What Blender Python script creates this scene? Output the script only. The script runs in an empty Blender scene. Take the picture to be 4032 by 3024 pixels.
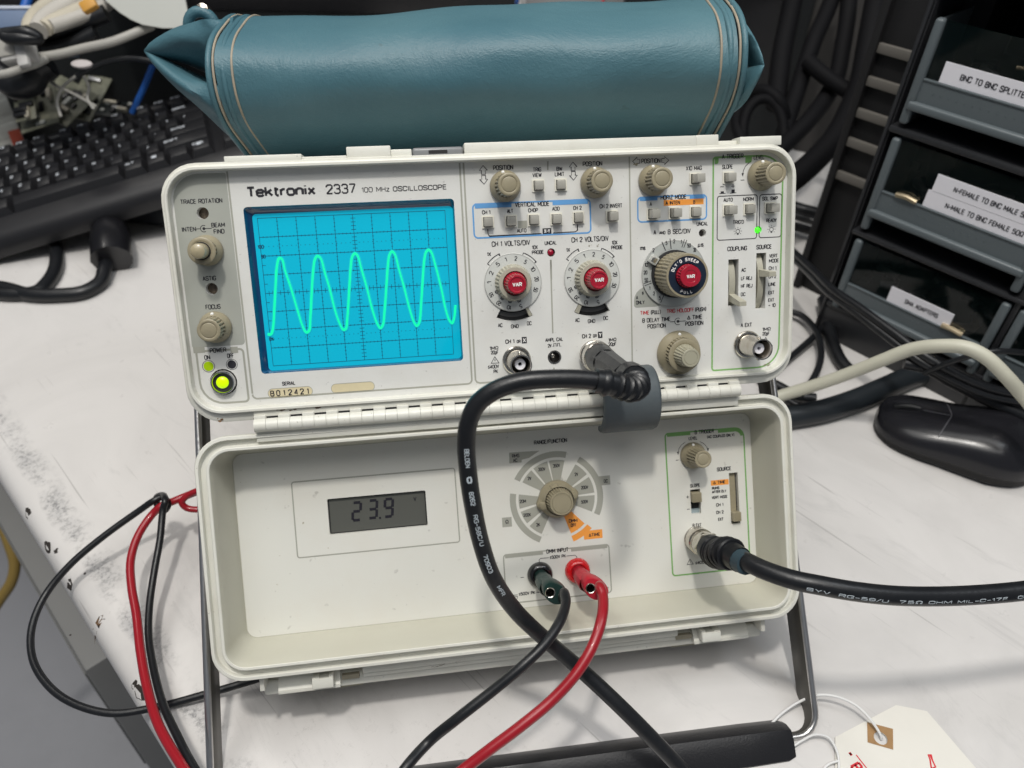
import bpy, bmesh, math, random
import numpy as np
from mathutils import Matrix, Vector
from mathutils.geometry import tessellate_polygon
random.seed(7)
R_ = math.radians
S = 0.0008                        # one modelling unit is 0.8 mm
sc = bpy.context.scene
col = sc.collection

# ------------------------------------------------------------------ camera
FPX = 3032.55
def rotm(w):
    w = np.array(w, float); th = np.linalg.norm(w)
    if th < 1e-12: return np.eye(3)
    k = w/th; K = np.array([[0,-k[2],k[1]],[k[2],0,-k[0]],[-k[1],k[0],0]])
    return np.eye(3)+np.sin(th)*K+(1-np.cos(th))*K@K
RC = rotm((3.32919,-0.09745,0.21336)); TC = np.array((-134.47,-86.343,400.436))
TH = R_(30)                       # the front of the scope leans back by 30 degrees
c_, s_ = math.cos(TH), math.sin(TH)
H0 = 327*c_-37*s_
WF = np.array([[1,0,0,0],[0,s_,-c_,0],[0,c_,s_,H0],[0,0,0,1.]])       # face frame -> world
LID = np.eye(4); LID[:3,:3] = rotm((-0.14294,0.00616,0.002)); LID[:3,3] = (-37.3375,-123.70619,1.4524)
WL = WF@LID                                                           # lid frame -> world
PZ = -6.45; LZ = -30.35; GZ = -10.8
CAMP = (WF@np.append(-RC.T@TC, 1))[:3]
CAMR = WF[:3,:3]@RC.T                                                  # camera (x right, y down, z ahead) -> world
cam = bpy.data.objects.new('camera', bpy.data.cameras.new('camera')); col.objects.link(cam)
cm = CAMR@np.diag([1,-1,-1.])
M4 = Matrix([[*cm[i], CAMP[i]*S] for i in range(3)]+[[0,0,0,1]])
cam.matrix_world = M4
cam.data.sensor_width = 36; cam.data.lens = FPX/4032*36
cam.data.clip_start = 0.01; cam.data.clip_end = 30
cam.data.dof.use_dof = True; cam.data.dof.focus_distance = 430*S; cam.data.dof.aperture_fstop = 11
sc.camera = cam

# ------------------------------------------------------------------ world and lamps
w = bpy.data.worlds.new('World'); sc.world = w; w.use_nodes = True
bg = w.node_tree.nodes['Background']; bg.inputs[0].default_value = (0.80,0.88,1.0,1); bg.inputs[1].default_value = 0.16
def area(name, loc, tgt, sx, sy, power, colr):
    l = bpy.data.lights.new(name, 'AREA'); l.shape = 'RECTANGLE'; l.size = sx; l.size_y = sy
    l.energy = power; l.color = colr
    o = bpy.data.objects.new(name, l); col.objects.link(o); o.location = loc
    d = Vector(tgt)-Vector(loc); o.rotation_euler = d.to_track_quat('-Z','Y').to_euler()
    return o
# ceiling lamps of the room and added fill lights (metres)
area('ceiling_and_fill_light', (-0.05,-0.32,1.75), (0.1,0.0,0.15), 0.10, 0.12, 13, (1.0,0.96,0.90))
area('ceiling_and_fill_light', (0.0,-0.25,1.9), (0.05,0.0,0.1), 1.9, 1.5, 25, (1.0,0.985,0.955))  # broad soft fill standing in for the many overhead lights
area('ceiling_and_fill_light', (-0.75,0.75,1.8), (0.0,0.0,0.1), 0.14, 0.7, 5, (1.0,0.96,0.90))
area('ceiling_and_fill_light', (0.95,-0.1,1.4), (0.1,0.0,0.15), 0.35, 0.35, 2.5, (0.88,0.94,1.0))  # cool fill from the right, for the bluish edge highlights
sc.view_settings.view_transform = 'Standard'; sc.view_settings.look = 'None'
sc.view_settings.exposure = 0; sc.view_settings.gamma = 1; sc.view_settings.use_curve_mapping = False
sc.cycles.max_bounces = 6

# ------------------------------------------------------------------ pixel rays of the photograph -> points of the place
def ray(uv):
    return CAMR@np.array([(uv[0]-2016)/FPX,(uv[1]-1512)/FPX,1.])
def on_plane(uv, T, z):
    """local coordinates (in frame T) where the ray through a pixel meets local plane z"""
    Ti = np.linalg.inv(T); o = (Ti@np.append(CAMP,1))[:3]; d = Ti[:3,:3]@ray(uv)
    return o+d*((z-o[2])/d[2])
def tb(u, v, h=0):                # on the bench, h above it
    d = ray((u,v)); return CAMP+d*((h-CAMP[2])/d[2])
def dp(u, v, z):                  # z units ahead of the camera
    return CAMP+ray((u,v))*z
ZM = {'z1':(600,540,1.6262),'z2':(1800,560,3.0722),'z3':(2440,560,3.0722),'z4':(1800,1000,3.0722),'z5':(2440,1000,3.0722),
      'z6':(700,1480,1.8433),'z7':(1800,1600,1.9756),'z8':(2400,1400,1.595),'zc':(640,1400,5.53),'zb':(2800,520,5.53),'s':(0,0,1)}
def px(z, x, y): a,b,s = ZM[z]; return (a+x/s, b+y/s)
def P(z, x, y, lid=0, h=0):
    q = on_plane(px(z,x,y), WL if lid else WF, (LZ if lid else PZ)+h); return (q[0],q[1])
def fp(u, v, z): q = on_plane((u,v), WF, z); return (WF@np.append(q,1))[:3]
def FW(x, y, z): return (WF@np.array([x,y,z,1.]))[:3]
def LW(x, y, z): return (WL@np.array([x,y,z,1.]))[:3]

# ------------------------------------------------------------------ materials
MATS = {}
def mat(name, c, rough=.5, metal=0, spec=.5, coat=0, emit=None, es=1, mottle=0, msc=40, mcol=None, bump=0, bsc=200, trans=0, ior=1.45, specks=0, alpha=None, aniso=0, mlo=.45, mhi=.75):
    if name in MATS: return MATS[name]
    m = bpy.data.materials.new(name); m.use_nodes = True; nt = m.node_tree; b = nt.nodes['Principled BSDF']
    b.inputs['Base Color'].default_value = (*c,1); b.inputs['Roughness'].default_value = rough
    b.inputs['Metallic'].default_value = metal; b.inputs['Specular IOR Level'].default_value = spec
    b.inputs['Coat Weight'].default_value = coat; b.inputs['Coat Roughness'].default_value = .06
    b.inputs['Transmission Weight'].default_value = trans; b.inputs['IOR'].default_value = ior
    if emit: b.inputs['Emission Color'].default_value = (*emit,1); b.inputs['Emission Strength'].default_value = es
    N = nt.nodes.new; L = nt.links.new
    if mottle or bump or specks:
        tc = N('ShaderNodeTexCoord')
    cur = None
    if mottle:
        n = N('ShaderNodeTexNoise'); n.inputs['Scale'].default_value = msc; n.inputs['Detail'].default_value = 6; n.inputs['Roughness'].default_value = .65
        L(tc.outputs['Object'], n.inputs['Vector'])
        r = N('ShaderNodeMapRange'); r.inputs['From Min'].default_value = mlo; r.inputs['From Max'].default_value = mhi
        r.inputs['To Max'].default_value = mottle; L(n.outputs['Fac'], r.inputs['Value'])
        mx = N('ShaderNodeMix'); mx.data_type = 'RGBA'; mx.inputs[6].default_value = (*c,1)
        mx.inputs[7].default_value = (*(mcol or [v*.5 for v in c]),1); L(r.outputs[0], mx.inputs[0]); cur = mx.outputs[2]
    if specks:
        n = N('ShaderNodeTexNoise'); n.inputs['Scale'].default_value = msc*14; n.inputs['Detail'].default_value = 2
        L(tc.outputs['Object'], n.inputs['Vector'])
        r = N('ShaderNodeMapRange'); r.inputs['From Min'].default_value = .70; r.inputs['From Max'].default_value = .78; r.inputs['To Max'].default_value = specks
        L(n.outputs['Fac'], r.inputs['Value'])
        mx = N('ShaderNodeMix'); mx.data_type = 'RGBA'; mx.inputs[6].default_value = (*c,1)
        if cur: L(cur, mx.inputs[6])
        mx.inputs[7].default_value = (.09,.07,.05,1); L(r.outputs[0], mx.inputs[0]); cur = mx.outputs[2]
    if cur: L(cur, b.inputs['Base Color'])
    if bump:
        n = N('ShaderNodeTexNoise'); n.inputs['Scale'].default_value = bsc; n.inputs['Detail'].default_value = 5
        L(tc.outputs['Object'], n.inputs['Vector'])
        bp = N('ShaderNodeBump'); bp.inputs['Strength'].default_value = bump; bp.inputs['Distance'].default_value = .001
        L(n.outputs['Fac'], bp.inputs['Height']); L(bp.outputs[0], b.inputs['Normal'])
        rr_ = N('ShaderNodeMapRange'); rr_.inputs['To Min'].default_value = rough*.85; rr_.inputs['To Max'].default_value = min(1,rough*1.15)
        L(n.outputs['Fac'], rr_.inputs['Value']); L(rr_.outputs[0], b.inputs['Roughness'])
    MATS[name] = m; return m
shellm = mat('ivory_plastic',(.69,.685,.62),.38,mottle=.30,msc=45,mcol=(.52,.48,.39),bump=.06,bsc=900,specks=.35)
panelm = mat('panel_paint',(.69,.69,.66),.42,mottle=.22,msc=45,mcol=(.54,.50,.42),bump=.05,bsc=1500,specks=.25)
lidpm = mat('cover_panel_paint',(.70,.695,.64),.40,mottle=.28,msc=16,mcol=(.62,.55,.45),bump=.05,bsc=1500,specks=.3)
insidem = mat('panel_surround',(.50,.49,.41),.45,mottle=.2,msc=60,mcol=(.38,.35,.28))
greyp = mat('panel_grey_paint',(.37,.38,.34),.45,mottle=.12,msc=45)
printg = mat('grey_print',(.36,.36,.31),.5)
ink = mat('black_print',(.028,.027,.033),.45)
blue = mat('blue_print',(.13,.35,.68),.45,mottle=.15,msc=120)
green = mat('green_print',(.20,.42,.13),.45,mottle=.25,msc=120)
orange = mat('orange_print',(.85,.33,.06),.45)
redi = mat('red_print',(.55,.06,.07),.45)
white = mat('white_print',(.85,.85,.82),.45)
darkblue = mat('dark_blue_print',(.010,.018,.036),.35)
tan = mat('knob_plastic',(.30,.265,.18),.36,mottle=.25,msc=150,bump=.05,bsc=900)
tand = mat('pale_knob_plastic',(.40,.385,.31),.36,mottle=.2,msc=150)
redk = mat('red_knob_plastic',(.36,.012,.03),.22,coat=.4)
btn = mat('button_plastic',(.36,.35,.31),.28,mottle=.15,msc=200,coat=.2)
btnf = mat('button_frame_plastic',(.78,.76,.66),.4)
dark = mat('dark_recess',(.012,.012,.013),.6)
black = mat('black_plastic',(.014,.014,.016),.32,bump=.1,bsc=1200)
blackr = mat('black_rubber',(.009,.010,.012),.36,mottle=.3,msc=80,mcol=(.025,.025,.026),bump=.08,bsc=600)
chrome = mat('nickel_metal',(.62,.59,.53),.22,metal=1,bump=.15,bsc=500,mottle=.5,msc=120,mcol=(.30,.22,.14))
steel = mat('brushed_aluminium',(.62,.61,.60),.30,metal=1,bump=.12,bsc=400)
ptfe = mat('white_insulator',(.8,.8,.85),.35)
grey = mat('grey_rubber',(.075,.09,.098),.5,mottle=.4,msc=50,mcol=(.11,.115,.11),bump=.1,bsc=600)
clear = mat('clear_acrylic',(.95,.96,.95),.05,trans=1,ior=1.15)
cream = mat('cream_label',(.66,.58,.38),.5,mottle=.2,msc=80)

# ------------------------------------------------------------------ mesh builder
class MB:
    def __init__(s, T=None): s.v=[]; s.f=[]; s.m=[]; s.T=T
    def add(s, vs, fs, m=0):
        n = len(s.v)
        if s.T is not None:
            a = np.asarray(vs,float).reshape(-1,3); a = a@s.T[:3,:3].T+s.T[:3,3]; vs = a.tolist()
        s.v += [tuple(x) for x in vs]; s.f += [tuple(i+n for i in f) for f in fs]; s.m += [m]*len(fs); return s
    def box(s, x0,x1,y0,y1,z0,z1, m=0, b=0, seg=2):
        if b <= 0:
            vs=[(x,y,z) for z in (z0,z1) for y in (y0,y1) for x in (x0,x1)]
            return s.add(vs,[(0,2,3,1),(4,5,7,6),(0,1,5,4),(2,6,7,3),(0,4,6,2),(1,3,7,5)],m)
        bm = bmesh.new(); bmesh.ops.create_cube(bm,size=1)
        for v in bm.verts: v.co = ((x0+x1)/2+v.co.x*(x1-x0),(y0+y1)/2+v.co.y*(y1-y0),(z0+z1)/2+v.co.z*(z1-z0))
        bmesh.ops.bevel(bm,geom=bm.edges[:],offset=b,segments=seg,affect='EDGES',profile=.5)
        bm.verts.index_update(); s.add([v.co[:] for v in bm.verts],[[v.index for v in f.verts] for f in bm.faces],m); bm.free(); return s
    def loft(s, loops, m=0, caps=(0,0), closed=True):
        n=len(loops[0]); vs=[p for l in loops for p in l]; fs=[]
        for i in range(len(loops)-1):
            for j in range(n if closed else n-1):
                k=(j+1)%n; fs.append((i*n+j,i*n+k,(i+1)*n+k,(i+1)*n+j))
        if caps[0]: fs.append(tuple(range(n))[::-1])
        if caps[1]: fs.append(tuple((len(loops)-1)*n+j for j in range(n)))
        return s.add(vs,fs,m)
    def lathe(s, cx, cy, prof, n=32, m=0, rib=None, caps=(0,1), ang=0):
        """prof: (r,z) list; rib=(i0,i1,count,depth) grooves the rows i0..i1"""
        loops=[]
        for i,(r,z) in enumerate(prof):
            l=[]
            for j in range(n):
                a=2*math.pi*j/n+ang; rr=r
                if rib and rib[0]<=i<=rib[1]:
                    rr = r-rib[3]*(0.5+0.5*math.cos(a*rib[2]))**1.6
                l.append((cx+rr*math.cos(a),cy+rr*math.sin(a),z))
            loops.append(l)
        return s.loft(loops,m,caps)
    def poly(s, pts, z, m=0, holes=(), t=0):
        lists=[[Vector((p[0],p[1],0)) for p in pts]]+[[Vector((p[0],p[1],0)) for p in h] for h in holes]
        tris=tessellate_polygon(lists); allp=[p for l in lists for p in l]
        fs=[]
        for t_ in tris:
            a,b,c=[allp[i] for i in t_]
            fs.append(t_ if (b-a).cross(c-a).z>0 else t_[::-1])
        s.add([(p.x,p.y,z) for p in allp],fs,m)
        if t:
            for l in lists: s.loft([[(p.x,p.y,z-t) for p in l],[(p.x,p.y,z) for p in l]],m)
        return s
    def stroke(s, pts, wd, z, m=0, closed=False):
        pts=[np.array(p[:2],float) for p in pts]; n=len(pts); L=[];Rr=[]; wl_=wd if isinstance(wd,(list,tuple)) else [wd]*n
        for i in range(n):
            a=pts[(i-1)%n] if closed or i>0 else pts[i]; b=pts[(i+1)%n] if closed or i<n-1 else pts[i]
            d=b-a; d/=max(np.linalg.norm(d),1e-9); nn=np.array([-d[1],d[0]])
            k=1
            if (closed or 0<i<n-1):
                d1=pts[i]-a; d1/=max(np.linalg.norm(d1),1e-9); k=1/max(.5,abs(d1@d))
            L.append((*(pts[i]+nn*wl_[i]/2*k),z)); Rr.append((*(pts[i]-nn*wl_[i]/2*k),z))
        fs=[]
        for i in range(n if closed else n-1):
            j=(i+1)%n; fs.append((i,n+i,n+j,j))
        return s.add(L+Rr,fs,m)
    def tube(s, path, r, n=10, m=0, caps=True, flat=None):
        path=[np.array(p,float) for p in path]; N=len(path)
        t=[path[min(i+1,N-1)]-path[max(i-1,0)] for i in range(N)]; t=[x/max(np.linalg.norm(x),1e-9) for x in t]
        u=np.cross(t[0],(0,0,1.)); 
        if np.linalg.norm(u)<.1: u=np.cross(t[0],(0,1.,0))
        u/=np.linalg.norm(u); loops=[]
        for i in range(N):
            u=u-t[i]*(u@t[i]); u/=np.linalg.norm(u); v_=np.cross(t[i],u)
            rr=r(i/(N-1)) if callable(r) else r
            loops.append([tuple(path[i]+rr*(math.cos(2*math.pi*j/n)*u+math.sin(2*math.pi*j/n)*v_)) for j in range(n)])
        T=s.T
        return s.loft(loops,m,(1,1) if caps else (0,0))
    def build(s, name, mats, parent=None, smooth=True, ang=35, fix=False):
        if not isinstance(mats,(list,tuple)): mats=[mats]
        vs=np.array(s.v,float)*S
        me=bpy.data.meshes.new(name)
        if parent is not None:
            Mi=np.array(parent.matrix_basis.inverted()) if parent.parent is None else np.array(root_of(parent).matrix_basis.inverted())
            vs=vs@Mi[:3,:3].T+Mi[:3,3]
        me.from_pydata(vs.tolist(),[],s.f)
        for m in mats: me.materials.append(m)
        me.polygons.foreach_set('material_index',s.m)
        if fix:
            bm=bmesh.new(); bm.from_mesh(me); bmesh.ops.recalc_face_normals(bm,faces=bm.faces[:]); bm.to_mesh(me); bm.free()
        me.validate()
        if smooth:
            me.shade_smooth(); me.set_sharp_from_angle(angle=R_(ang))
        o=bpy.data.objects.new(name,me); col.objects.link(o)
        if parent is not None: o.parent=parent
        return o
def root_of(o):
    while o.parent: o=o.parent
    return o
def tag(o, label=None, cat=None, group=None, kind=None):
    if label: o['label']=label
    if cat: o['category']=cat
    if group: o['group']=group
    if kind: o['kind']=kind
    return o
def thing(name, label, cat, loc, group=None):
    o=bpy.data.objects.new(name,None); o.empty_display_size=.02; col.objects.link(o)
    o.location=[float(x)*S for x in loc]
    return tag(o,label,cat,group)
def rr(x0,y0,x1,y1,r,n=8):
    if isinstance(r,(int,float)): r=[r]*4     # order: BR, TR, TL, BL
    pts=[]
    for (cx,cy,a0,q) in ((x1-r[0],y0+r[0],-90,r[0]),(x1-r[1],y1-r[1],0,r[1]),(x0+r[2],y1-r[2],90,r[2]),(x0+r[3],y0+r[3],180,r[3])):
        for i in range(n+1):
            a=R_(a0+90*i/n); pts.append((cx+q*math.cos(a),cy+q*math.sin(a)))
    return pts
def arc(cx,cy,r,a0,a1,n=16): return [(cx+r*math.cos(R_(a0+(a1-a0)*i/n)),cy+r*math.sin(R_(a0+(a1-a0)*i/n))) for i in range(n+1)]
def sector(cx,cy,r0,r1,a0,a1,n=10): return arc(cx,cy,r1,a0,a1,n)+arc(cx,cy,r0,a1,a0,n)
def spline(pts, k=10):
    pts=[np.array(p,float) for p in pts]; P_=[2*pts[0]-pts[1]]+pts+[2*pts[-1]-pts[-2]]; out=[]
    for i in range(1,len(P_)-2):
        a,b,c,d=P_[i-1:i+3]
        # centripetal-ish Catmull-Rom
        t0=0.;t1=t0+np.linalg.norm(b-a)**.5;t2=t1+np.linalg.norm(c-b)**.5;t3=t2+np.linalg.norm(d-c)**.5
        for j in range(k):
            t=t1+(t2-t1)*j/k
            A1=(t1-t)/(t1-t0)*a+(t-t0)/(t1-t0)*b;A2=(t2-t)/(t2-t1)*b+(t-t1)/(t2-t1)*c;A3=(t3-t)/(t3-t2)*c+(t-t2)/(t3-t2)*d
            B1=(t2-t)/(t2-t0)*A1+(t-t0)/(t2-t0)*A2;B2=(t3-t)/(t3-t1)*A2+(t-t1)/(t3-t1)*A3
            out.append((t2-t)/(t2-t1)*B1+(t-t1)/(t2-t1)*B2)
    out.append(pts[-1]); return out

def grime(mb, T, z, spots, mi):
    for u,v,a,b,rot,n in spots:
        q=on_plane((u,v),T,z); random.seed(int(u)); ca,sa=math.cos(R_(rot)),math.sin(R_(rot))
        for k in range(n):
            ox,oy=(random.random()-.5)*a*2.6,(random.random()-.5)*b*2.6; kk=.25+.55*random.random(); pts=[]
            for i in range(7):
                t=2*math.pi*i/7; r_=kk*(.5+.7*random.random()); x=ox+a*r_*math.cos(t); y=oy+b*r_*math.sin(t); pts.append((q[0]+x*ca-y*sa,q[1]+x*sa+y*ca,z+.05))
            mb.add(pts,[tuple(range(7))],mi)
# ------------------------------------------------------------------ lettering as flat printed meshes (own single-line letters)
LET={
'A':(6,['0,0 3,10 6,0','1.1,3.4 4.9,3.4']),'B':(6,['0,0 0,10 4.3,10 5.6,9 5.6,6.3 4.4,5.2 0,5.2','4.4,5.2 6,4 6,1.2 4.6,0 0,0']),
'C':(6,['6,7 6,8.6 4.8,10 1.3,10 0,8.6 0,1.4 1.3,0 4.8,0 6,1.4 6,3']),'D':(6,['0,0 0,10 4.2,10 6,8.4 6,1.6 4.2,0 0,0']),
'E':(5,['5,10 0,10 0,0 5,0','0,5.2 4.4,5.2']),'F':(5,['5,10 0,10 0,0','0,5.2 4.4,5.2']),'G':(6,['6,7.4 6,8.6 4.8,10 1.3,10 0,8.6 0,1.4 1.3,0 4.8,0 6,1.4 6,4.7 3.3,4.7']),
'H':(6,['0,0 0,10','6,0 6,10','0,5.2 6,5.2']),'I':(1,['.5,0 .5,10']),'J':(5,['5,10 5,1.4 3.8,0 1.2,0 0,1.4 0,2.6']),'K':(6,['0,0 0,10','5.8,10 0,4','2.2,6 6,0']),
'L':(5,['0,10 0,0 5,0']),'M':(7.4,['0,0 0,10 3.7,2.4 7.4,10 7.4,0']),'N':(6,['0,0 0,10 6,0 6,10']),'O':(6,['0,1.4 0,8.6 1.3,10 4.7,10 6,8.6 6,1.4 4.7,0 1.3,0 0,1.4']),
'P':(6,['0,0 0,10 4.6,10 6,8.8 6,5.7 4.6,4.5 0,4.5']),'Q':(6,['0,1.4 0,8.6 1.3,10 4.7,10 6,8.6 6,1.4 4.7,0 1.3,0 0,1.4','3.6,2.4 6,-.6']),'R':(6,['0,0 0,10 4.6,10 6,8.8 6,6 4.6,4.9 0,4.9','3.4,4.9 6,0']),
'S':(6,['5.9,7.6 5.9,8.7 4.7,10 1.3,10 .1,8.7 .1,6.6 1.3,5.5 4.7,4.7 6,3.5 6,1.3 4.7,0 1.2,0 0,1.3 0,2.6']),'T':(6,['0,10 6,10','3,10 3,0']),'U':(6,['0,10 0,1.4 1.3,0 4.7,0 6,1.4 6,10']),
'V':(6,['0,10 3,0 6,10']),'W':(8,['0,10 2,0 4,9 6,0 8,10']),'X':(6,['0,0 6,10','0,10 6,0']),'Y':(6,['0,10 3,4.6 6,10','3,4.6 3,0']),'Z':(6,['0,10 6,10 0,0 6,0']),
'0':(6,['0,1.6 0,8.4 1.4,10 4.6,10 6,8.4 6,1.6 4.6,0 1.4,0 0,1.6']),'1':(2.4,['0,7.8 2.2,10 2.2,0']),'2':(6,['.1,7.4 .1,8.6 1.4,10 4.6,10 6,8.6 6,6.6 0,0 6,0']),
'3':(6,['.1,8.2 1.3,10 4.6,10 5.8,8.7 5.8,6.4 4.6,5.3 2.4,5.3','4.6,5.3 6,4 6,1.4 4.6,0 1.3,0 0,1.7']),'4':(6,['4.6,0 4.6,10 0,2.6 6,2.6']),'5':(6,['5.6,10 .6,10 .3,5 1.6,6 4.6,6 6,4.7 6,1.4 4.6,0 1.3,0 0,1.5']),
'6':(6,['5.8,8.3 4.6,10 1.4,10 0,8.4 0,1.5 1.3,0 4.7,0 6,1.4 6,4.4 4.7,5.7 1.4,5.7 0,4.4']),'7':(6,['0,10 6,10 2,0']),'8':(6,['1.4,5.3 .2,6.5 .2,8.7 1.4,10 4.6,10 5.8,8.7 5.8,6.5 4.6,5.3 1.4,5.3 0,4 0,1.3 1.4,0 4.6,0 6,1.3 6,4 4.6,5.3']),
'9':(6,['.2,1.7 1.4,0 4.6,0 6,1.6 6,8.5 4.7,10 1.3,10 0,8.6 0,5.6 1.3,4.3 4.6,4.3 6,5.6']),
'.':(1,['.2,.4 .9,.4']),',':(1,['.5,.8 .2,-1.4']),"'":(1,['.5,10 .4,7.6']),'/':(4,['0,-.5 4,10.5']),'-':(4,['0,4.7 4,4.7']),'+':(6,['0,4.7 6,4.7','3,1.7 3,7.7']),'(':(2.4,['2.2,11 .3,8.4 .3,1.6 2.2,-1']),')':(2.4,['.2,11 2.1,8.4 2.1,1.6 .2,-1']),
'≤':(5,['5,9 0,6 5,3','0,.6 5,.6']),'÷':(6,['0,4.7 6,4.7','2.9,7.6 3.2,7.6','2.9,1.8 3.2,1.8']),'Δ':(7,['0,.3 3.5,9.6 7,.3 0,.3']),'Ω':(7,['0,.3 2.2,.3 2.2,2 .4,4 .4,7.8 2.1,10 4.9,10 6.6,7.8 6.6,4 4.8,2 4.8,.3 7,.3']),
'%':(7,['0,8 1.2,10 2.4,8 1.2,6 0,8','6.5,10 .5,0','4.6,2 5.8,4 7,2 5.8,0 4.6,2']),'µ':(5.6,['0,-3 .8,7','.6,1.4 1.8,0 3.2,0 4.6,2','4.2,7 4.6,1 5.6,0']),'|':(1,['.5,-1 .5,11']),'"':(2.4,['.4,10 .3,7.4','2,10 1.9,7.4']),
'a':(5,['.2,5.7 1.3,7 3.6,7 4.6,5.9 4.6,.9 5,0','4.6,4.2 1.2,3.8 0,2.7 0,1.1 1.1,0 3.2,0 4.6,1.6']),'e':(5.6,['0,3.7 5.6,3.7 5.6,5.6 4.3,7 1.3,7 0,5.6 0,1.4 1.3,0 4.3,0 5.5,1.5']),'i':(1,['.5,0 .5,7','.5,9.2 .5,10.2']),
'k':(5.4,['0,0 0,10','5,7 0,2.6','2,4.4 5.4,0']),'m':(8.4,['0,0 0,7','0,5.4 1.4,7 3,7 4.2,5.8 4.2,0','4.2,5.4 5.6,7 7.2,7 8.4,5.8 8.4,0']),'n':(5.4,['0,0 0,7','0,5.2 1.6,7 4,7 5.4,5.7 5.4,0']),'o':(5.8,['0,1.4 0,5.6 1.3,7 4.5,7 5.8,5.6 5.8,1.4 4.5,0 1.3,0 0,1.4']),
'p':(5.4,['0,-3 0,7','0,5.4 1.4,7 4.1,7 5.4,5.7 5.4,1.3 4.1,0 1.4,0 0,1.6']),'r':(3.6,['0,0 0,7','0,4.8 1.6,6.8 3.6,6.9']),'s':(5,['4.8,5.4 3.8,7 1.2,7 .2,5.8 .4,4.4 4.6,2.9 5,1.4 3.8,0 1.2,0 0,1.6']),'t':(3.6,['1.2,9.4 1.2,1.2 2.2,0 3.6,0','0,7 3.6,7']),'x':(5.4,['0,0 5.2,7','.2,7 5.4,0']),'z':(5,['0,7 5,7 0,0 5,0']),' ':(3.4,[])}
TXT={}
def strokes(t):
    x=0; out=[]
    for ch in t:
        wd,ls=LET.get(ch) or LET['-']
        for l in ls: out.append([(x+float(p.split(',')[0]),float(p.split(',')[1])) for p in l.split()])
        x+=wd+2.0
    return out, x-2.0
CAP=10.
def glyphs(t, sw=.36, w=None, h=2.4):
    """flat mesh of a word, already scaled to width w and cap height h"""
    k=(t,sw,w,h)
    if k in TXT: return TXT[k]
    out,tw=strokes(t); sx=((w-sw)/tw) if (w and tw>1.5) else h/10*.75; sy=(h-sw)/10
    mb=MB()
    for l in out:
        q=[((x-tw/2)*sx,(y-5)*sy) for x,y in l]; run=[q[0]]
        for i in range(1,len(q)):
            run.append(q[i])
            if i<len(q)-1:
                a=np.array(q[i])-np.array(q[i-1]); b=np.array(q[i+1])-np.array(q[i]); c=(a@b)/max(np.linalg.norm(a)*np.linalg.norm(b),1e-9)
                if c<.2: mb.stroke(run,sw,0,0); run=[q[i]]          # sharp corners are cut so that they stay crisp
        mb.stroke(run,sw,0,0)
    TXT[k]=(np.array([q[:2] for q in mb.v]) if mb.v else np.zeros((0,2)),mb.f); return TXT[k]
def text(mb, t, cx, cy, w, h, z, m, rot=0, bold=.36):
    v,f=glyphs(t,bold,w,h)
    a=R_(rot); ca,sa=math.cos(a),math.sin(a)
    mb.add([(cx+x*ca-y*sa,cy+x*sa+y*ca,z) for x,y in v],f,m)
def ztext(mb, z, xl, xr, yc, t, h, m, lid=0, zz=.12, bold=None):
    bold=bold or (.43 if h>=2.5 else .38)
    sl=-.062; dx=(xr-xl)/2
    a=P(z,xl,yc-sl*dx,lid); b=P(z,xr,yc+sl*dx,lid)
    text(mb,t,(a[0]+b[0])/2,(a[1]+b[1])/2,abs(b[0]-a[0]),h,(LZ if lid else PZ)+zz,m,0,bold)
def tube_text(mb, path, r, t, s0, length, h, m, phi0=0, bold=.4):
    """white marking wrapped on a cable, on the open side of it"""
    path=[np.array(p,float) for p in path]; seg=np.cumsum([0]+[np.linalg.norm(path[i+1]-path[i]) for i in range(len(path)-1)])
    v,f=glyphs(t,bold,length,h); vs=[]
    for x,y in v:
        s=s0+x+length/2; i=min(max(int(np.searchsorted(seg,s))-1,0),len(path)-2)
        q=(s-seg[i])/max(seg[i+1]-seg[i],1e-9); p=path[i]*(1-q)+path[i+1]*q
        d=path[min(i+2,len(path)-1)]-path[max(i-1,0)]; d/=np.linalg.norm(d)
        A=CAMP-p; A-=d*(A@d); A/=np.linalg.norm(A); B=np.cross(A,d)
        ph=phi0+y/r
        vs.append(p+(r+.12)*(math.cos(ph)*A+math.sin(ph)*B))
    mb.add(vs,f,m)
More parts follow.
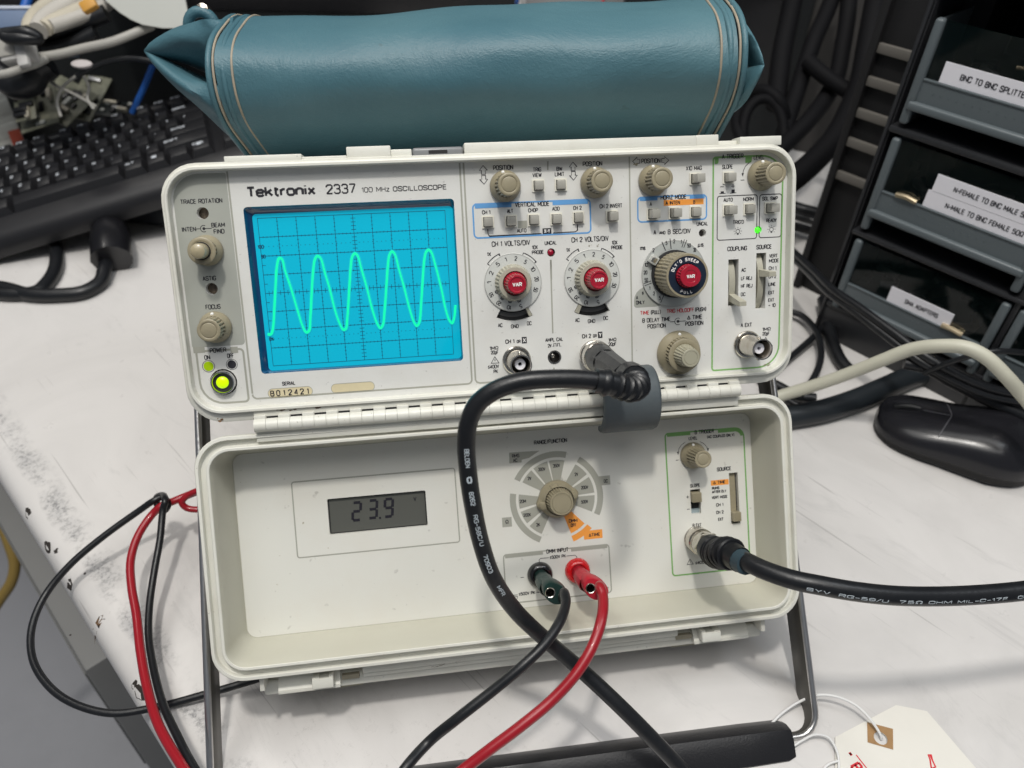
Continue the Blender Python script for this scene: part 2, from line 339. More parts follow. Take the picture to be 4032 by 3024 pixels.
# ================================================================== workbench and floor first (the large structure)
E1 = tb(62,2000); E2 = tb(685,3024)
ed = (E2-E1)/np.linalg.norm(E2-E1); inn = np.array([-ed[1],ed[0],0.])
if inn[0] < 0: inn = -inn
TBM = np.eye(4); TBM[:3,0] = inn; TBM[:3,1] = np.cross((0,0,1.),inn); TBM[:3,3] = E1
def bench_material():
    m = bpy.data.materials.new('white_laminate'); m.use_nodes = True; nt = m.node_tree; b = nt.nodes['Principled BSDF']
    N = nt.nodes.new; L = nt.links.new
    b.inputs['Roughness'].default_value = .33
    tc = N('ShaderNodeTexCoord')
    def noise(scale, det=6, rough=.6, vec=None, dist=0):
        n = N('ShaderNodeTexNoise'); n.inputs['Scale'].default_value = scale; n.inputs['Detail'].default_value = det
        n.inputs['Roughness'].default_value = rough; n.inputs['Distortion'].default_value = dist; L(vec or tc.outputs['Object'], n.inputs['Vector']); return n.outputs['Fac']
    def rng(v, a, b_, lo=0., hi=1.):
        r = N('ShaderNodeMapRange'); r.inputs['From Min'].default_value = a; r.inputs['From Max'].default_value = b_
        r.inputs['To Min'].default_value = lo; r.inputs['To Max'].default_value = hi; L(v, r.inputs['Value']); return r.outputs[0]
    def mul(a, b_):
        x = N('ShaderNodeMath'); x.operation = 'MULTIPLY'
        for i, q in enumerate((a, b_)):
            if isinstance(q,(int,float)): x.inputs[i].default_value = q
            else: L(q, x.inputs[i])
        return x.outputs[0]
    def mix(f, a, c):
        x = N('ShaderNodeMix'); x.data_type = 'RGBA'; L(f, x.inputs[0])
        if isinstance(a, tuple): x.inputs[6].default_value = (*a,1)
        else: L(a, x.inputs[6])
        x.inputs[7].default_value = (*c,1); return x.outputs[2]
    base = mix(rng(noise(7,8,.6,dist=1.2),.42,.72), (.65,.632,.615), (.56,.545,.53))
    mp = N('ShaderNodeMapping'); mp.inputs['Rotation'].default_value = (0,0,.6); mp.inputs['Scale'].default_value = (1,.28,1); L(tc.outputs['Object'], mp.inputs['Vector'])
    c1 = mix(mul(rng(noise(26,8,.75,mp.outputs[0],1.5),.56,.70),.5), base, (.46,.45,.44))
    c1 = mix(mul(rng(noise(9,5,.6,mp.outputs[0],.8),.60,.70),.35), c1, (.52,.51,.52))
    # scuffs: thick along the rolled edge, local X is the distance from it
    sx = N('ShaderNodeSeparateXYZ'); L(tc.outputs['Object'], sx.inputs[0])
    n0 = noise(24,4,.6); xw = N('ShaderNodeMath'); xw.operation='MULTIPLY_ADD'; L(n0,xw.inputs[0]); xw.inputs[1].default_value=.012; L(sx.outputs['X'],xw.inputs[2])
    band = mul(rng(xw.outputs[0],.0175,.0225), rng(xw.outputs[0],.0255,.036,1,0))
    sc1 = mul(band, rng(noise(300,5,.75),.47,.60)); sc1 = mul(sc1, rng(noise(30,3,.6),.38,.56))
    c2 = mix(mul(sc1,.8), c1, (.10,.10,.10))
    soft = mul(mul(band, rng(noise(30,4,.6),.40,.65)),.55)
    c2 = mix(soft, c2, (.30,.30,.31))
    near = mul(rng(sx.outputs['X'],.018,.03), rng(sx.outputs['X'],.07,.20,1,0))
    near = mul(near, rng(noise(9,3,.6),.46,.58)); near = mul(near, rng(sx.outputs['Y'],-.20,-.08,1,.12))
    sc2 = mul(near, rng(noise(150,8,.85),.56,.72))
    c3 = mix(mul(sc2,.6), c2, (.13,.12,.115))
    c3 = mix(mul(near,.16), c3, (.36,.33,.31))
    # fine scratches in two directions
    for rot, sca, th in ((.5,(420,9,1),.70),(-.9,(380,12,1),.71),(1.5,(300,7,1),.72)):
        q = N('ShaderNodeMapping'); q.inputs['Rotation'].default_value = (0,0,rot); q.inputs['Scale'].default_value = sca; L(tc.outputs['Object'], q.inputs['Vector'])
        c3 = mix(mul(rng(noise(1,2,.5,q.outputs[0],.3),th,th+.05),.55), c3, (.30,.29,.28))
    L(c3, b.inputs['Base Color'])
    L(rng(noise(60,4),.3,.7,.26,.46), b.inputs['Roughness'])
    return m
bench = thing('workbench','white scuffed laminate workbench with a chipped rolled left edge','workbench',E1)
bench.matrix_basis = Matrix([[*TBM[i,:3], TBM[i,3]*S] for i in range(3)]+[[0,0,0,1]])
mb = MB(TBM)
prof = [(60,-44),(34,-44),(16,-41),(6,-35),(1.2,-26),(0,-18),(1,-11),(4,-5),(9,-1.4),(16,0),(30,0),(120,0),(700,0),(2000,0)]
ys = np.linspace(-700,1120,60)
wob = lambda y: 0
mb.loft([[(x+wob(y),y,z) for x,z in prof] for y in ys],0,closed=False)
mb.f=[f[::-1] for f in mb.f]
bm_ = bench_material()
bt = mb.build('bench_top',bm_,bench,ang=60)
mb = MB(TBM); mb.box(22,2000,1100,1120,-44,-.5); mb.build('apron',mat('bench_edge',(.25,.25,.25),.5),bench)
chipm = mat('bare_particle_board',(.17,.095,.045),.9,mottle=1,msc=350,mcol=(.015,.012,.01),mlo=.42,mhi=.58)
def along_edge(u,v):             # a point on the rolled edge under a pixel
    q = on_plane((u,v),TBM,-2); return q
ch = 0
for (u,v,a,b_,n,chip) in ((378,2454,9,5,9,1),(181,2142,4,9,8,0),(219,2168,3,3,6,0),(269,2292,3.5,6,7,0),(552,2722,5,9,8,0),(525,2690,3,3,6,0),(337,2265,1.5,1.5,5,0),(104,2012,3,7,7,0),(245,2450,1,1,5,0)):
    q = along_edge(u,v); random.seed(u); pts=[]
    for i in range(n+3):
        t=2*math.pi*i/(n+3); k=.55+.6*random.random(); pts.append((q[0]+a*.8*k*math.cos(t),q[1]+b_*.8*k*math.sin(t)))
    def zed(x):
        for (x0,z0),(x1,z1) in zip(prof[4:],prof[5:]):
            if x0<=x<=x1 or x<=x0: 
                pass
        xs=[p_[0] for p_ in prof[5:]]; zs=[p_[1] for p_ in prof[5:]]
        return float(np.interp(x,xs,zs))
    mb = MB(TBM); c=[sum(p_[0] for p_ in pts)/len(pts),sum(p_[1] for p_ in pts)/len(pts)]
    vs=[(c[0],c[1],zed(c[0])+.15)]+[(x,y,zed(x)+.25) for x,y in pts]
    mb.add(vs,[(0,1+i,1+(i+1)%len(pts)) for i in range(len(pts))])
    mb.build('edge_chip',chipm if chip else mat('dark_chip',(.03,.025,.022),.9),bench)
fl = MB(); fl.box(-3500,4500,-3500,4500,-930,-925)
floor = fl.build('floor',mat('grey_floor',(.38,.385,.41),.35,mottle=.5,msc=3,mcol=(.25,.255,.27),specks=.5),None)
tag(floor,kind='structure')
wl = MB(); wl.box(-3500,4500,1500,1520,-930,2600)
wall = wl.build('wall',mat('wall_paint',(.05,.05,.052),.8),None); tag(wall,kind='structure')

# ================================================================== the oscilloscope
BASE = FW(127,-322,36); BASE[2] = 0
scope = thing('oscilloscope','open beige portable oscilloscope showing a green sine wave on a blue screen','oscilloscope',BASE)
scope.matrix_basis = Matrix([[*WF[i,:3], BASE[i]*S] for i in range(3)]+[[0,0,0,1]])
X0,X1,Y1,Y0 = -41.55,296.04,24.88,-101.0
# --- housing and rim
def ring(off, z, r, dy=0): return [(x,y,z) for x,y in rr(X0-off,Y0-off-dy,X1+off,Y1+off,r)]
m = MB(WF)
m.loft([ring(-.25,PZ-2,14.8),ring(-.1,PZ,14.9),ring(0,-.5,15),ring(.4,0,15.4),ring(1.5,0,16.5),ring(1.8,-.4,16.9),ring(1.85,-2.6,16.9),ring(2.3,-2.9,17.3),ring(3.6,-2.9,18.4,2.0),ring(3.95,-3.5,18.8,3.2),
        ring(3.95,-14,18.8,3.2),ring(3.0,-15,18,1),ring(1.5,-16,17),ring(1.5,-335,17),ring(-4,-346,12)],0,(0,1))
grime(m,WF,-2.85,((872,1652,1.6,.9,0,4),(1000,1644,.8,.5,0,2)),1)
m.build('housing',[shellm,mat('brown_stain',(.22,.13,.07),.8)],scope)
# top rail with latch recess
m = MB(WF); yt=Y1+3.7
for xa,xb,h,z in ((-12,27,4.2,-3),(27,50,2.7,-3.5),(50,73,7.0,-4),(73,84,5.0,-5),(112,241,7.0,-3.5),(241,254,7.2,-4),(254,266,4.0,-7),(266,290.5,5.4,-3)):
    m.box(xa,xb-.02,yt-.8,yt+h-1.2,-15,z,0,.5,2)
m.build('top_rail',shellm,scope)
m = MB(WF); m.box(84.3,111.7,yt-1,yt+4.4,-15,-5.5,0,1.6,3); m.box(93,103,yt+1.0,yt+2.8,-5.6,-5.3,1)
m.build('release_latch',[mat('grey_latch',(.20,.205,.21),.35),dark],scope)

# --- front panel and its printing
def circ(cx,cy,r,n=20): return [(cx+r*math.cos(2*math.pi*i/n),cy+r*math.sin(2*math.pi*i/n)) for i in range(n)]
holes = [rr(-5.9,-83.4,105,5.9,2.0,4)]
HC = {}
for k,z,x,y,r in (('tr','z1',322,487,3.1),('as','z1',380,971,3.1),('u1','z2',1137,1333,2.3),('u2','z3',1002,1098,2.2),('trg','z3',1675,1062,2.2),('pw','zc',1330,575,7.2),('amp','z4',1178,1248,4.0)):
    cx,cy=P(z,x,y); HC[k]=(cx,cy,r); holes.append(circ(cx,cy,r))
C1=(135.3,-41.1); C2=(180.5,-41.1); C3=(228.4,-41.1)
acs=[]
for C,a,b_,i_,o_ in ((C1,('z4',492,735),('z4',890,700),('z4',690,693),('z4',690,812)),(C2,('z4',1430,675),('z4',1822,640),('z4',1620,633),('z4',1620,752))):
    A=[P(*q) for q in (a,b_,i_,o_)]; an=[math.degrees(math.atan2(q[1]-C[1],q[0]-C[0])) for q in A]; ra=[math.hypot(q[0]-C[0],q[1]-C[1]) for q in A]
    h_=sector(C[0],C[1],ra[2],ra[3],an[0],an[1],8); holes.append(h_); acs.append((C,ra[2],ra[3],an[0],an[1]))
def zrect(z,xl,xr,yt_,yb,lid=0):
    a=P(z,xl,(yt_+yb)/2,lid); b_=P(z,xr,(yt_+yb)/2,lid); c=P(z,(xl+xr)/2,yt_,lid); d=P(z,(xl+xr)/2,yb,lid)
    return (a[0],b_[0],d[1],c[1])
cs=zrect('z5',1313,1436,65,628); ss=zrect('z5',1648,1766,-12,663)
for q in (cs,ss): holes.append([(q[0],q[2]),(q[1],q[2]),(q[1],q[3]),(q[0],q[3])])
PM=[panelm,ink,blue,green,orange,redi,white,printg,greyp,cream,mat('lime_print',(.38,.58,.0),.4),insidem]
I_,B_,G_,O_,RD_,W_,PG_,GF_,CR_,LI_=1,2,3,4,5,6,7,8,9,10
m = MB(WF); m.poly(rr(X0,Y0,X1,Y1,15,8),PZ,0,holes,t=0)
for h in holes[1:]: m.loft([[(x,y,PZ-7) for x,y in h],[(x,y,PZ) for x,y in h]],0)
z0=PZ+.06; z1_=PZ+.12
# grey field on the left with the small holes left open
gx1=P('z1',470,240)[0]; gyb=P('z1',400,1340)[1]
fld=[(x,y) for x,y in rr(X0+1.2,gyb,gx1,Y1-1.2,[2,1,13.6,1],8)]
m.poly(fld,z0,GF_,[circ(*HC['tr']),circ(*HC['as'])])
def zs(z,pts,wd,mi,closed=False,lid=0,mm=m,r=0):
    q=[P(z,x,y,lid) for x,y in pts]
    mm.stroke(q,wd,(LZ if lid else PZ)+.09,mi,closed)
lx=[P('zc',1885,200)[0],P('zc',1790,200)[0],P('z4',103,200)[0],P('z4',148,200)[0],P('z4',2108,600)[0]]
m.stroke(rr(lx[0],Y0+4.0,lx[2],Y1+5,2.5,5)[-6:]+rr(lx[0],Y0+4.0,lx[2],Y1+5,2.5,5)[:6]+[(lx[2],Y1-.5)],.95,z0,PG_)
m.stroke([(lx[0],Y1-.5),(lx[0],Y0+7)],.95,z0,PG_)
pb=rr(X0+2.9,Y0+2.9,lx[1],gyb-2.2,[2,2,1,12],6); m.stroke(pb,1.1,z0,PG_,True)
for xl,xr in ((262,335),(500,548)): q=zrect('z1',xl,xr,1342,1382); m.poly([(q[0],q[2]),(q[1],q[2]),(q[1],q[3]),(q[0],q[3])],z1_,PG_)
m.stroke([(lx[3],Y1-.5),(lx[3],Y0+6),(lx[3]+.8,Y0+4.6),(lx[3]+2.5,Y0+4),(300-95,Y0+4)],.95,z0,PG_)
m.stroke([(lx[4],Y1-.5),(lx[4],Y0+4)],.8,z0,PG_)
zs('z4',[(1130,70),(1157,960)],.8,PG_); zs('z4',[(1170,1375),(1176,1500)],.8,PG_); zs('z2',[(1097,230),(1095,335)],.8,PG_); zs('z2',[(1135,1425),(1140,1659)],.8,PG_)
def box_header(x0,x1,y0,y1,wd,mi,hs,ht,r=2.2,mm=m,zb=PZ):
    mm.stroke(rr(x0,y0,x1,y1,r,5),wd,zb+.09,mi,True)
    for a,b_ in hs: mm.poly([(a,y1-ht+wd/2),(b_,y1-ht+wd/2),(b_,y1+wd/2-.01),(a,y1+wd/2-.01)],zb+.13,mi)
vx0=P('z2',198,960)[0]; vx1=P('z2',1612,880)[0]; vy1=P('z2',420,742)[1]; vy0=P('z2',900,1128)[1]
box_header(vx0,vx1,vy0,vy1,.85,B_,((vx0+1.2,P('z2',657,760)[0]),(P('z2',1152,715)[0],vx1-1.2)),2.7)
hx0=P('z3',219,830)[0]; hx1=P('z3',1050,780)[0]; hy1=P('z3',335,665)[1]; hy0=P('z3',630,948)[1]
box_header(hx0,hx1,hy0,hy1,.8,B_,((hx0+1.2,P('z3',457,680)[0]),(P('z3',847,655)[0],hx1-1.2)),2.3)
q=zrect('z3',532,1015,690,760); m.poly([(q[0],q[2]),(q[1],q[2]),(q[1],q[3]),(q[0],q[3])],z0,O_)
# green outline of the trigger section
gx0=P('z5',1121,700)[0]; gx1_=X1-2.7
m.stroke(rr(gx0,P('z5',1300,1398)[1],gx1_,Y1-2.4,[13,13,1.6,1.6],8),.95,z0,G_,True)
for xl,xr in ((1150,1196),(1520,1598)): a=P('z3',xl,170)[0]; b_=P('z3',xr,170)[0]; m.poly(rr(a,Y1-6,b_,Y1-2,[1.2,.1,.1,.1],3),z1_,G_)
for xl,xr in ((1180,1660),(1690,1955)):
    a=P('z3',xl,900)[0]; b_=P('z3',xr,890)[0]; m.stroke(rr(a,P('z3',(xl+xr)/2,1175 if xl<1200 else 1150)[1],b_,P('z3',(xl+xr)/2,645 if xl<1200 else 630)[1],1.4,4),.5,z0,I_,True)
for z,xl,xr,y0_,y1__ in (('z2',1033,1140,1040,1110),('z4',782,842,1003,1082),('z4',1703,1757,940,1017)):
    q=zrect(z,xl,xr,y0_,y1__); m.poly([(q[0],q[2]),(q[1],q[2]),(q[1],q[3]),(q[0],q[3])],z0,I_)
# xy bracket
zs('z2',[(370,1050),(375,1115),(392,1137),(1020,1105)],.5,I_); zs('z2',[(1157,1098),(1430,1083),(1455,1065),(1455,995)],.5,I_)
# auto link
q=zrect('z2',735,845,950,1040); m.poly([(q[0],q[2]),(q[1],q[2]),(q[1],q[3]),(q[0],q[3])],z0,PG_)
T=[('z1',178,448,410,'TRACE ROTATION',2.5),('z1',188,280,590,'INTEN',2.5),('z1',377,465,562,'BEAM',2.5),('z1',392,462,603,'FIND',2.5),('z1',321,408,904,'ASTIG',2.5),('z1',340,437,1086,'FOCUS',2.6),
('z1',367,474,1364,'POWER',2.6),('z1',332,370,1410,'ON',2.5),('z1',478,522,1399,'OFF',2.5),('z1',1340,1518,335,'100 MHz',2.7),('z1',1540,1883,325,'OSCILLOSCOPE',2.7),('z1',830,916,1576,'SERIAL',2.2),
('z2',433,678,306,'POSITION',2.6),('z2',915,1017,330,'TRIG',2.3),('z2',910,1022,398,'VIEW',2.3),('z2',1200,1272,322,'BW',2.3),('z2',1180,1297,386,'LIMIT',2.3),('z2',1518,1755,260,'POSITION',2.6),
('z2',700,1115,750,'VERTICAL MODE',2.6),('z2',300,402,847,'CH 1',2.2),('z2',603,678,832,'ALT',2.2),('z2',858,978,822,'CHOP',2.2),('z2',1147,1240,804,'ADD',2.2),('z2',1403,1506,794,'CH 2',2.2),
('z2',1723,1998,770,'CH 2 INVERT',2.4),('z2',722,838,1068,'AUTO',2.2),('z2',418,882,1222,'CH 1 VOLTS/DIV',2.9),('z2',1058,1205,1217,'UNCAL',2.2),('z2',1382,1832,1172,'CH 2 VOLTS/DIV',2.9),
('z2',905,975,1270,'10X',2.2),('z2',903,1047,1330,'PROBE',2.2),('z2',1870,1940,1213,'10X',2.2),('z2',1862,2003,1272,'PROBE',2.2),('z2',360,410,1354,'1X',2.2),('z2',1318,1367,1302,'1X',2.2),
('z4',493,548,862,'AC',2.3),('z4',650,744,874,'GND',2.3),('z4',843,900,838,'DC',2.3),('z4',1426,1481,800,'AC',2.3),('z4',1580,1670,811,'GND',2.3),('z4',1767,1825,775,'DC',2.3),
('z4',583,693,1058,'CH 1',2.5),('z4',720,768,1058,'OR',1.9),('z4',392,500,1138,'1MΩ',2.2),('z4',407,500,1190,'20pF',2.2),('z4',370,507,1362,'≤400V',2.2),('z4',440,495,1420,'PK',2.2),
('z4',1065,1282,1035,'AMPL CAL',2.2),('z4',1087,1142,1110,'.2V',2.2),('z4',1510,1620,993,'CH 2',2.5),('z4',1642,1690,990,'OR',1.9),('z4',1828,1928,1037,'1MΩ',2.2),('z4',1830,1925,1090,'20pF',2.2),
('z3',260,492,225,'POSITION',2.6),('z3',800,993,313,'X10 MAG',2.4),('z3',1235,1497,170,'A TRIGGER',2.6),('z3',1620,1753,182,'LEVEL',2.4),('z3',1238,1367,297,'SLOPE',2.4),('z3',494,806,663,'HORIZ MODE',2.6),
('z3',362,390,748,'A',2.2),('z3',553,730,732,'A INTEN',2.2),('z3',887,913,722,'B',2.2),('z3',1255,1367,697,'AUTO',2.2),('z3',1493,1622,688,'NORM',2.2),('z3',1723,1913,680,'SGL SWP',2.2),
('z3',930,1068,985,'UNCAL',2.2),('z3',1367,1502,965,"TRIG'D",2.2),('z3',1770,1900,945,'READY',2.2),('z3',408,442,1090,'A',2.7),('z3',477,553,1094,'AND',1.9),('z3',580,858,1078,'B SEC/DIV',2.8),
('z3',246,313,1278,'ms',2.6),('z3',943,1015,1237,'µs',2.6),('z3',1302,1540,1285,'COUPLING',2.6),('z3',1652,1838,1265,'SOURCE',2.6),('z3',1808,1910,1373,'VERT',2.2),('z3',1805,1925,1432,'MODE',2.2),
('z3',1802,1895,1522,'CH 1',2.2),('z5',1470,1525,193,'AC',2.2),('z5',1466,1600,293,'LF REJ',2.2),('z5',1465,1606,385,'HF REJ',2.2),('z5',1464,1520,487,'DC',2.2),('z5',1800,1893,272,'CH 2',2.2),
('z5',1798,1886,365,'LINE',2.2),('z5',1797,1870,466,'EXT',2.2),('z5',1795,1868,556,'EXT',2.2),('z5',1795,1885,620,'÷ 10',2.2),
('z5',375,497,703,'(PULL)',2.5),('z5',910,1047,668,'(PUSH)',2.5),('z5',272,614,795,'B DELAY TIME',2.6),('z5',335,557,870,'POSITION',2.6),('z5',815,997,763,'Δ TIME',2.6),('z5',792,1012,838,'POSITION',2.6),
('z5',1462,1600,858,'A EXT',2.5),('z5',1725,1827,908,'1MΩ',2.2),('z5',1725,1812,963,'20pF',2.2),('z5',1740,1852,1125,'400V',2.2),('z5',1750,1795,1188,'PK',2.2)]
for z,a,b_,y,t,h in T: ztext(m,z,a,b_,y,t,h,I_,bold=.33 if t=='100 MHz' else None)
ztext(m,'z1',602,1045,344,'Tektronix',5.6,I_,bold=1.2)
ztext(m,'z1',1110,1303,331,'2337',5.2,I_,bold=.75)
for z,a,b_,y,t,h in (('z5',245,357,711,'TIME',2.4),('z5',567,900,683,'TRIG HOLDOFF',2.4)): ztext(m,z,a,b_,y,t,h,RD_)
for z,a,b_,y,t,h in (('z2',1050,1125,1074,'X-Y',2.2),('z4',793,832,1043,'X',2.5),('z4',1714,1747,978,'Y',2.5)): ztext(m,z,a,b_,y,t,h,W_,zz=.2,bold=.45)
# serial plates
for xl,xr,yc in ((740,1026,1633),(1145,1423,1602)):
    a=P('z1',xl,yc); b_=P('z1',xr,yc); cy=P('z1',(xl+xr)/2,yc)[1]; m.poly(rr(a[0],cy-2.6,b_[0],cy+2.6,2.55,6),z0,CR_); m.stroke(rr(a[0],cy-2.6,b_[0],cy+2.6,2.55,6),.25,z1_,PG_,True)
a=P('z1',762,1638); b_=P('z1',1002,1628)
for i,ch_ in enumerate('B012421'): text(m,ch_,a[0]+(b_[0]-a[0])*(i+.15)/6.3,(a[1]+b_[1])/2,1.0 if ch_=='1' else 2.2,3.3,PZ+.2,I_,bold=.5)
# signs
def cyc(z,x,y,r,w,mi): c=P(z,x,y); m.stroke(circ(c[0],c[1],r,18),w,z1_,mi,True)
for z,x,y,k in (('z1',330,586,1),('z5',705,815,1.15)):
    c=P(z,x,y); m.stroke(arc(c[0],c[1],1.7*k,60,300,14),.35,z1_,I_); m.poly(circ(c[0],c[1],.75*k,12),z1_,I_); m.stroke([(c[0]-1.7*k,c[1]),(c[0]-4.2*k,c[1])],.35,z1_,I_); m.stroke([(c[0],c[1]),(c[0]+4*k,c[1])],.35,z1_,I_)
def arrow(c,dx,dy,L_,w=1.5,hw=2.2,hl=2.6):
    n=(-dy,dx); pt=lambda a,b_:(c[0]+dx*a+n[0]*b_,c[1]+dy*a+n[1]*b_)
    m.stroke([pt(0,-w/1.4),pt(L_-hl,-w/1.4),pt(L_-hl,-hw),pt(L_,0),pt(L_-hl,hw),pt(L_-hl,w/1.4),pt(0,w/1.4)],.3,z1_,I_,True)
arrow(P('z2',318,388),0,1,4.6); arrow(P('z2',320,402),0,-1,4.6); arrow(P('z2',1403,345),0,1,4.6); arrow(P('z2',1405,355),0,-1,4.6)
arrow(P('z3',243,230),-1,0,4.1); arrow(P('z3',508,222),1,0,4.1)
for z,x,y in (('z3',1428,1078),('z3',1835,1055)):
    c=P(z,x,y); m.stroke(circ(c[0],c[1],1.15,14),.3,z1_,I_,True); m.poly([(c[0]-.5,c[1]-1.9),(c[0]+.5,c[1]-1.9),(c[0]+.5,c[1]-1.2),(c[0]-.5,c[1]-1.2)],z1_,I_)
    for a in range(-40,221,43): m.stroke([(c[0]+1.75*math.cos(R_(a)),c[1]+1.75*math.sin(R_(a))),(c[0]+2.5*math.cos(R_(a)),c[1]+2.5*math.sin(R_(a)))],.22,z1_,I_)
for x,y,r,mi in ((360,1467,3.2,LI_),(509,1455,2.9,I_)):
    c=P('z1',x,y); m.poly(circ(c[0],c[1],r*.82 if mi==LI_ else r*.8,22),z1_,mi); m.stroke(circ(c[0],c[1],r,24),.25,z1_,I_,True)
def zl(z,pts,w=.35,mi=I_): zs(z,pts,w,mi)
zl('z3',[(1215,540),(1262,538)]); zl('z3',[(1350,532),(1392,530)]); zl('z3',[(1371,508),(1371,554)])
zl('z3',[(1205,622),(1280,618)]); zl('z3',[(1222,608),(1260,606)],1.2); zl('z3',[(1335,615),(1410,611)]); zl('z3',[(1372,572),(1372,612)],1.9)
zl('z3',[(1462,459),(1507,457)]); c=P('z3',1728,400); 
p0=P('z3',1585,228); p1=P('z3',1520,290); p2=P('z3',1495,345); p3=P('z3',1487,400); m.stroke([p0,p1,p2,p3],.35,z1_,I_); m.poly([(p3[0]-.7,p3[1]+1.2),(p3[0]+.1,p3[1]-.8),(p3[0]+.7,p3[1]+1.2)],z1_,I_)
zl('z4',[(1155,1118),(1170,1116),(1170,1082),(1195,1081),(1196,1115),(1212,1114),(1212,1080),(1236,1079),(1238,1115),(1260,1114)],.3)
for z,a in (('z4',[(412,1322),(455,1243),(507,1318)]),('z5',[(1725,1090),(1765,1010),(1806,1085)])): zs(z,a,.35,I_,True)
zl('z4',[(457,1270),(458,1298)],.4)
# dial brackets and texts on the panel
def ang(C,z,x,y): p=P(z,x,y); return math.degrees(math.atan2(p[1]-C[1],p[0]-C[0])), math.hypot(p[0]-C[0],p[1]-C[1])
for C,e in ((C1,((368,1470,505,1350),(805,1330,948,1450))),(C2,((1322,1412,1462,1295),(1752,1275,1892,1385)))):
    for x0,y0,x1,y1 in e:
        a0,r0=ang(C,'z2',x0,y0); a1,r1=ang(C,'z2',x1,y1); r=(r0+r1)/2
        m.stroke([(C[0]+(r-1.6)*math.cos(R_(a0)),C[1]+(r-1.6)*math.sin(R_(a0)))]+arc(C[0],C[1],r,a0,a1,10)+[(C[0]+(r-1.6)*math.cos(R_(a1)),C[1]+(r-1.6)*math.sin(R_(a1)))],.45,z1_,I_)
q=zrect('z5',172,560,415,640); m.poly(rr(q[0],q[2],q[1],P('z5',300,395)[1],[6,.5,8,1.5],5),z0,GF_)
ztext(m,'z5',268,290,467,'s',2.2,I_,zz=.2); ztext(m,'z5',196,222,527,'A',2.2,I_,zz=.2); ztext(m,'z5',195,302,585,'ONLY',2.2,I_,zz=.2)
grime(m,WF,PZ+.15,((3020,1435,1.6,.7,20,9),(3040,1450,2,.6,20,6),(2500,640,1.5,1.0,0,5),(2320,968,1.0,.4,0,3),(2348,966,1.0,.4,0,3),(2100,800,.3,.3,0,1),(2250,690,.3,.3,0,1),(1900,1200,.3,.3,0,2),(1520,1530,.4,.3,0,1)),12)
m.build('front_panel',PM+[mat('green_brown_dirt',(.30,.27,.19),.8)],scope,smooth=False)

# --- cathode ray tube window, graticule and trace
def scrmat():
    mm=mat('blue_filter',(0,.36,.50),.22,coat=.6); nt=mm.node_tree; b=nt.nodes['Principled BSDF']
    b.inputs['Emission Color'].default_value=(0,.42,.64,1); b.inputs['Emission Strength'].default_value=.34; return mm
gz=GZ
m=MB(WF); o_=rr(-5.9,-83.4,105,5.9,2,4); i_=rr(-2.6,-82.6,104.2,2.2,2,4); i0=rr(-5.4,-83.0,104.6,5.3,2,4)
m.loft([[(x,y,gz-.2) for x,y in i_],[(x,y,gz+.1) for x,y in i_],[(x,y,PZ-1.8) for x,y in i0],[(x,y,PZ-.15) for x,y in o_]],0)
m.build('screen_bezel',[mat('blue_acrylic_edge',(0.0,.045,.13),.12,coat=1)],scope)
GR=mat('graticule_line',(.0,.055,.13),.5)
m=MB(WF); m.poly(rr(-3.2,-83,104.8,2.8,2,4),gz,0)
zg=gz+.12
for i in range(11): m.stroke([(i*10,0),(i*10,-80)],.24,zg,1)
for j in range(9): m.stroke([(0,-j*10),(100,-j*10)],.24,zg+.01,1)
for i in range(51):
    if i%5: m.stroke([(i*2,-38.7),(i*2,-41.3)],.22,zg,1); 
    for j in (1,2,3,5,6,7):
        if i%5: m.stroke([(i*2,-j*10+.45),(i*2,-j*10-.45)],.2,zg,1)
for j in range(41):
    if j%5: m.stroke([(48.7,-j*2),(51.3,-j*2)],.22,zg,1)
    for i in (1,2,3,4,6,7,8,9):
        if j%5: m.stroke([(i*10-.45,-j*2),(i*10+.45,-j*2)],.2,zg,1)
for i in range(41):
    for y in (-15,-65): m.poly(circ(2+i*2.4,y,.22,6),zg,1)
text(m,'100',0.2,-15,3.2,2.0,zg+.02,1); text(m,'90',1,-20.2,2.4,2.0,zg+.02,1); text(m,'0%',0.6,-65,2.6,2.0,zg+.02,1)
for y in (-25,-35,-45,-55,-30): m.stroke([(0,y),(1.8,y)],.22,zg,1)
m.build('screen',[scrmat(),GR],scope,smooth=False)
m=MB(WF); pts=[]
q0=[on_plane(px('z1',x,y),WF,gz+.3)[:2] for x,y in ((737,1263),(758,1262),(770,1235),(783,1060),(790,930),(797,830),(812,775),(830,782),(848,850),(885,960),(930,1110),(960,1205),(985,1250),(1003,1240),(1012,1150),(1022,960),(1030,850),(1040,785),(1055,762),(1075,772),(1105,870),(1135,970),(1170,1110),(1200,1195),(1222,1232),(1238,1228),(1248,1160),(1262,950),(1270,830),(1280,765),(1297,745),(1313,757),(1340,850),(1372,960),(1410,1110),(1440,1195),(1460,1222),(1475,1205),(1488,1100),(1500,930),(1508,820),(1518,755),(1533,733),(1550,745),(1580,850),(1610,955),(1650,1110),(1678,1190),(1693,1207),(1708,1190),(1722,1050),(1733,880),(1742,780),(1753,735),(1768,722),(1785,735),(1812,820),(1850,970),(1880,1110),(1903,1175),(1919,1190),(1932,1160),(1941,1075))]
sp=spline([(*p,0) for p in q0],5)
wv=[]
for i in range(len(sp)):
    d=sp[min(i+1,len(sp)-1)]-sp[max(i-1,0)]; k=abs(d[1])/(np.linalg.norm(d)+1e-9); up_=d[1]>0
    wv.append((1.28-(.22 if up_ else .50)*k**3)*(1+.05*math.sin(i*.9)))
m.stroke(sp,wv,gz+.3,0)
m.build('waveform_trace',mat('phosphor_trace',(0,.2,.08),.5,emit=(.0,.95,.42),es=.95),scope,smooth=False)
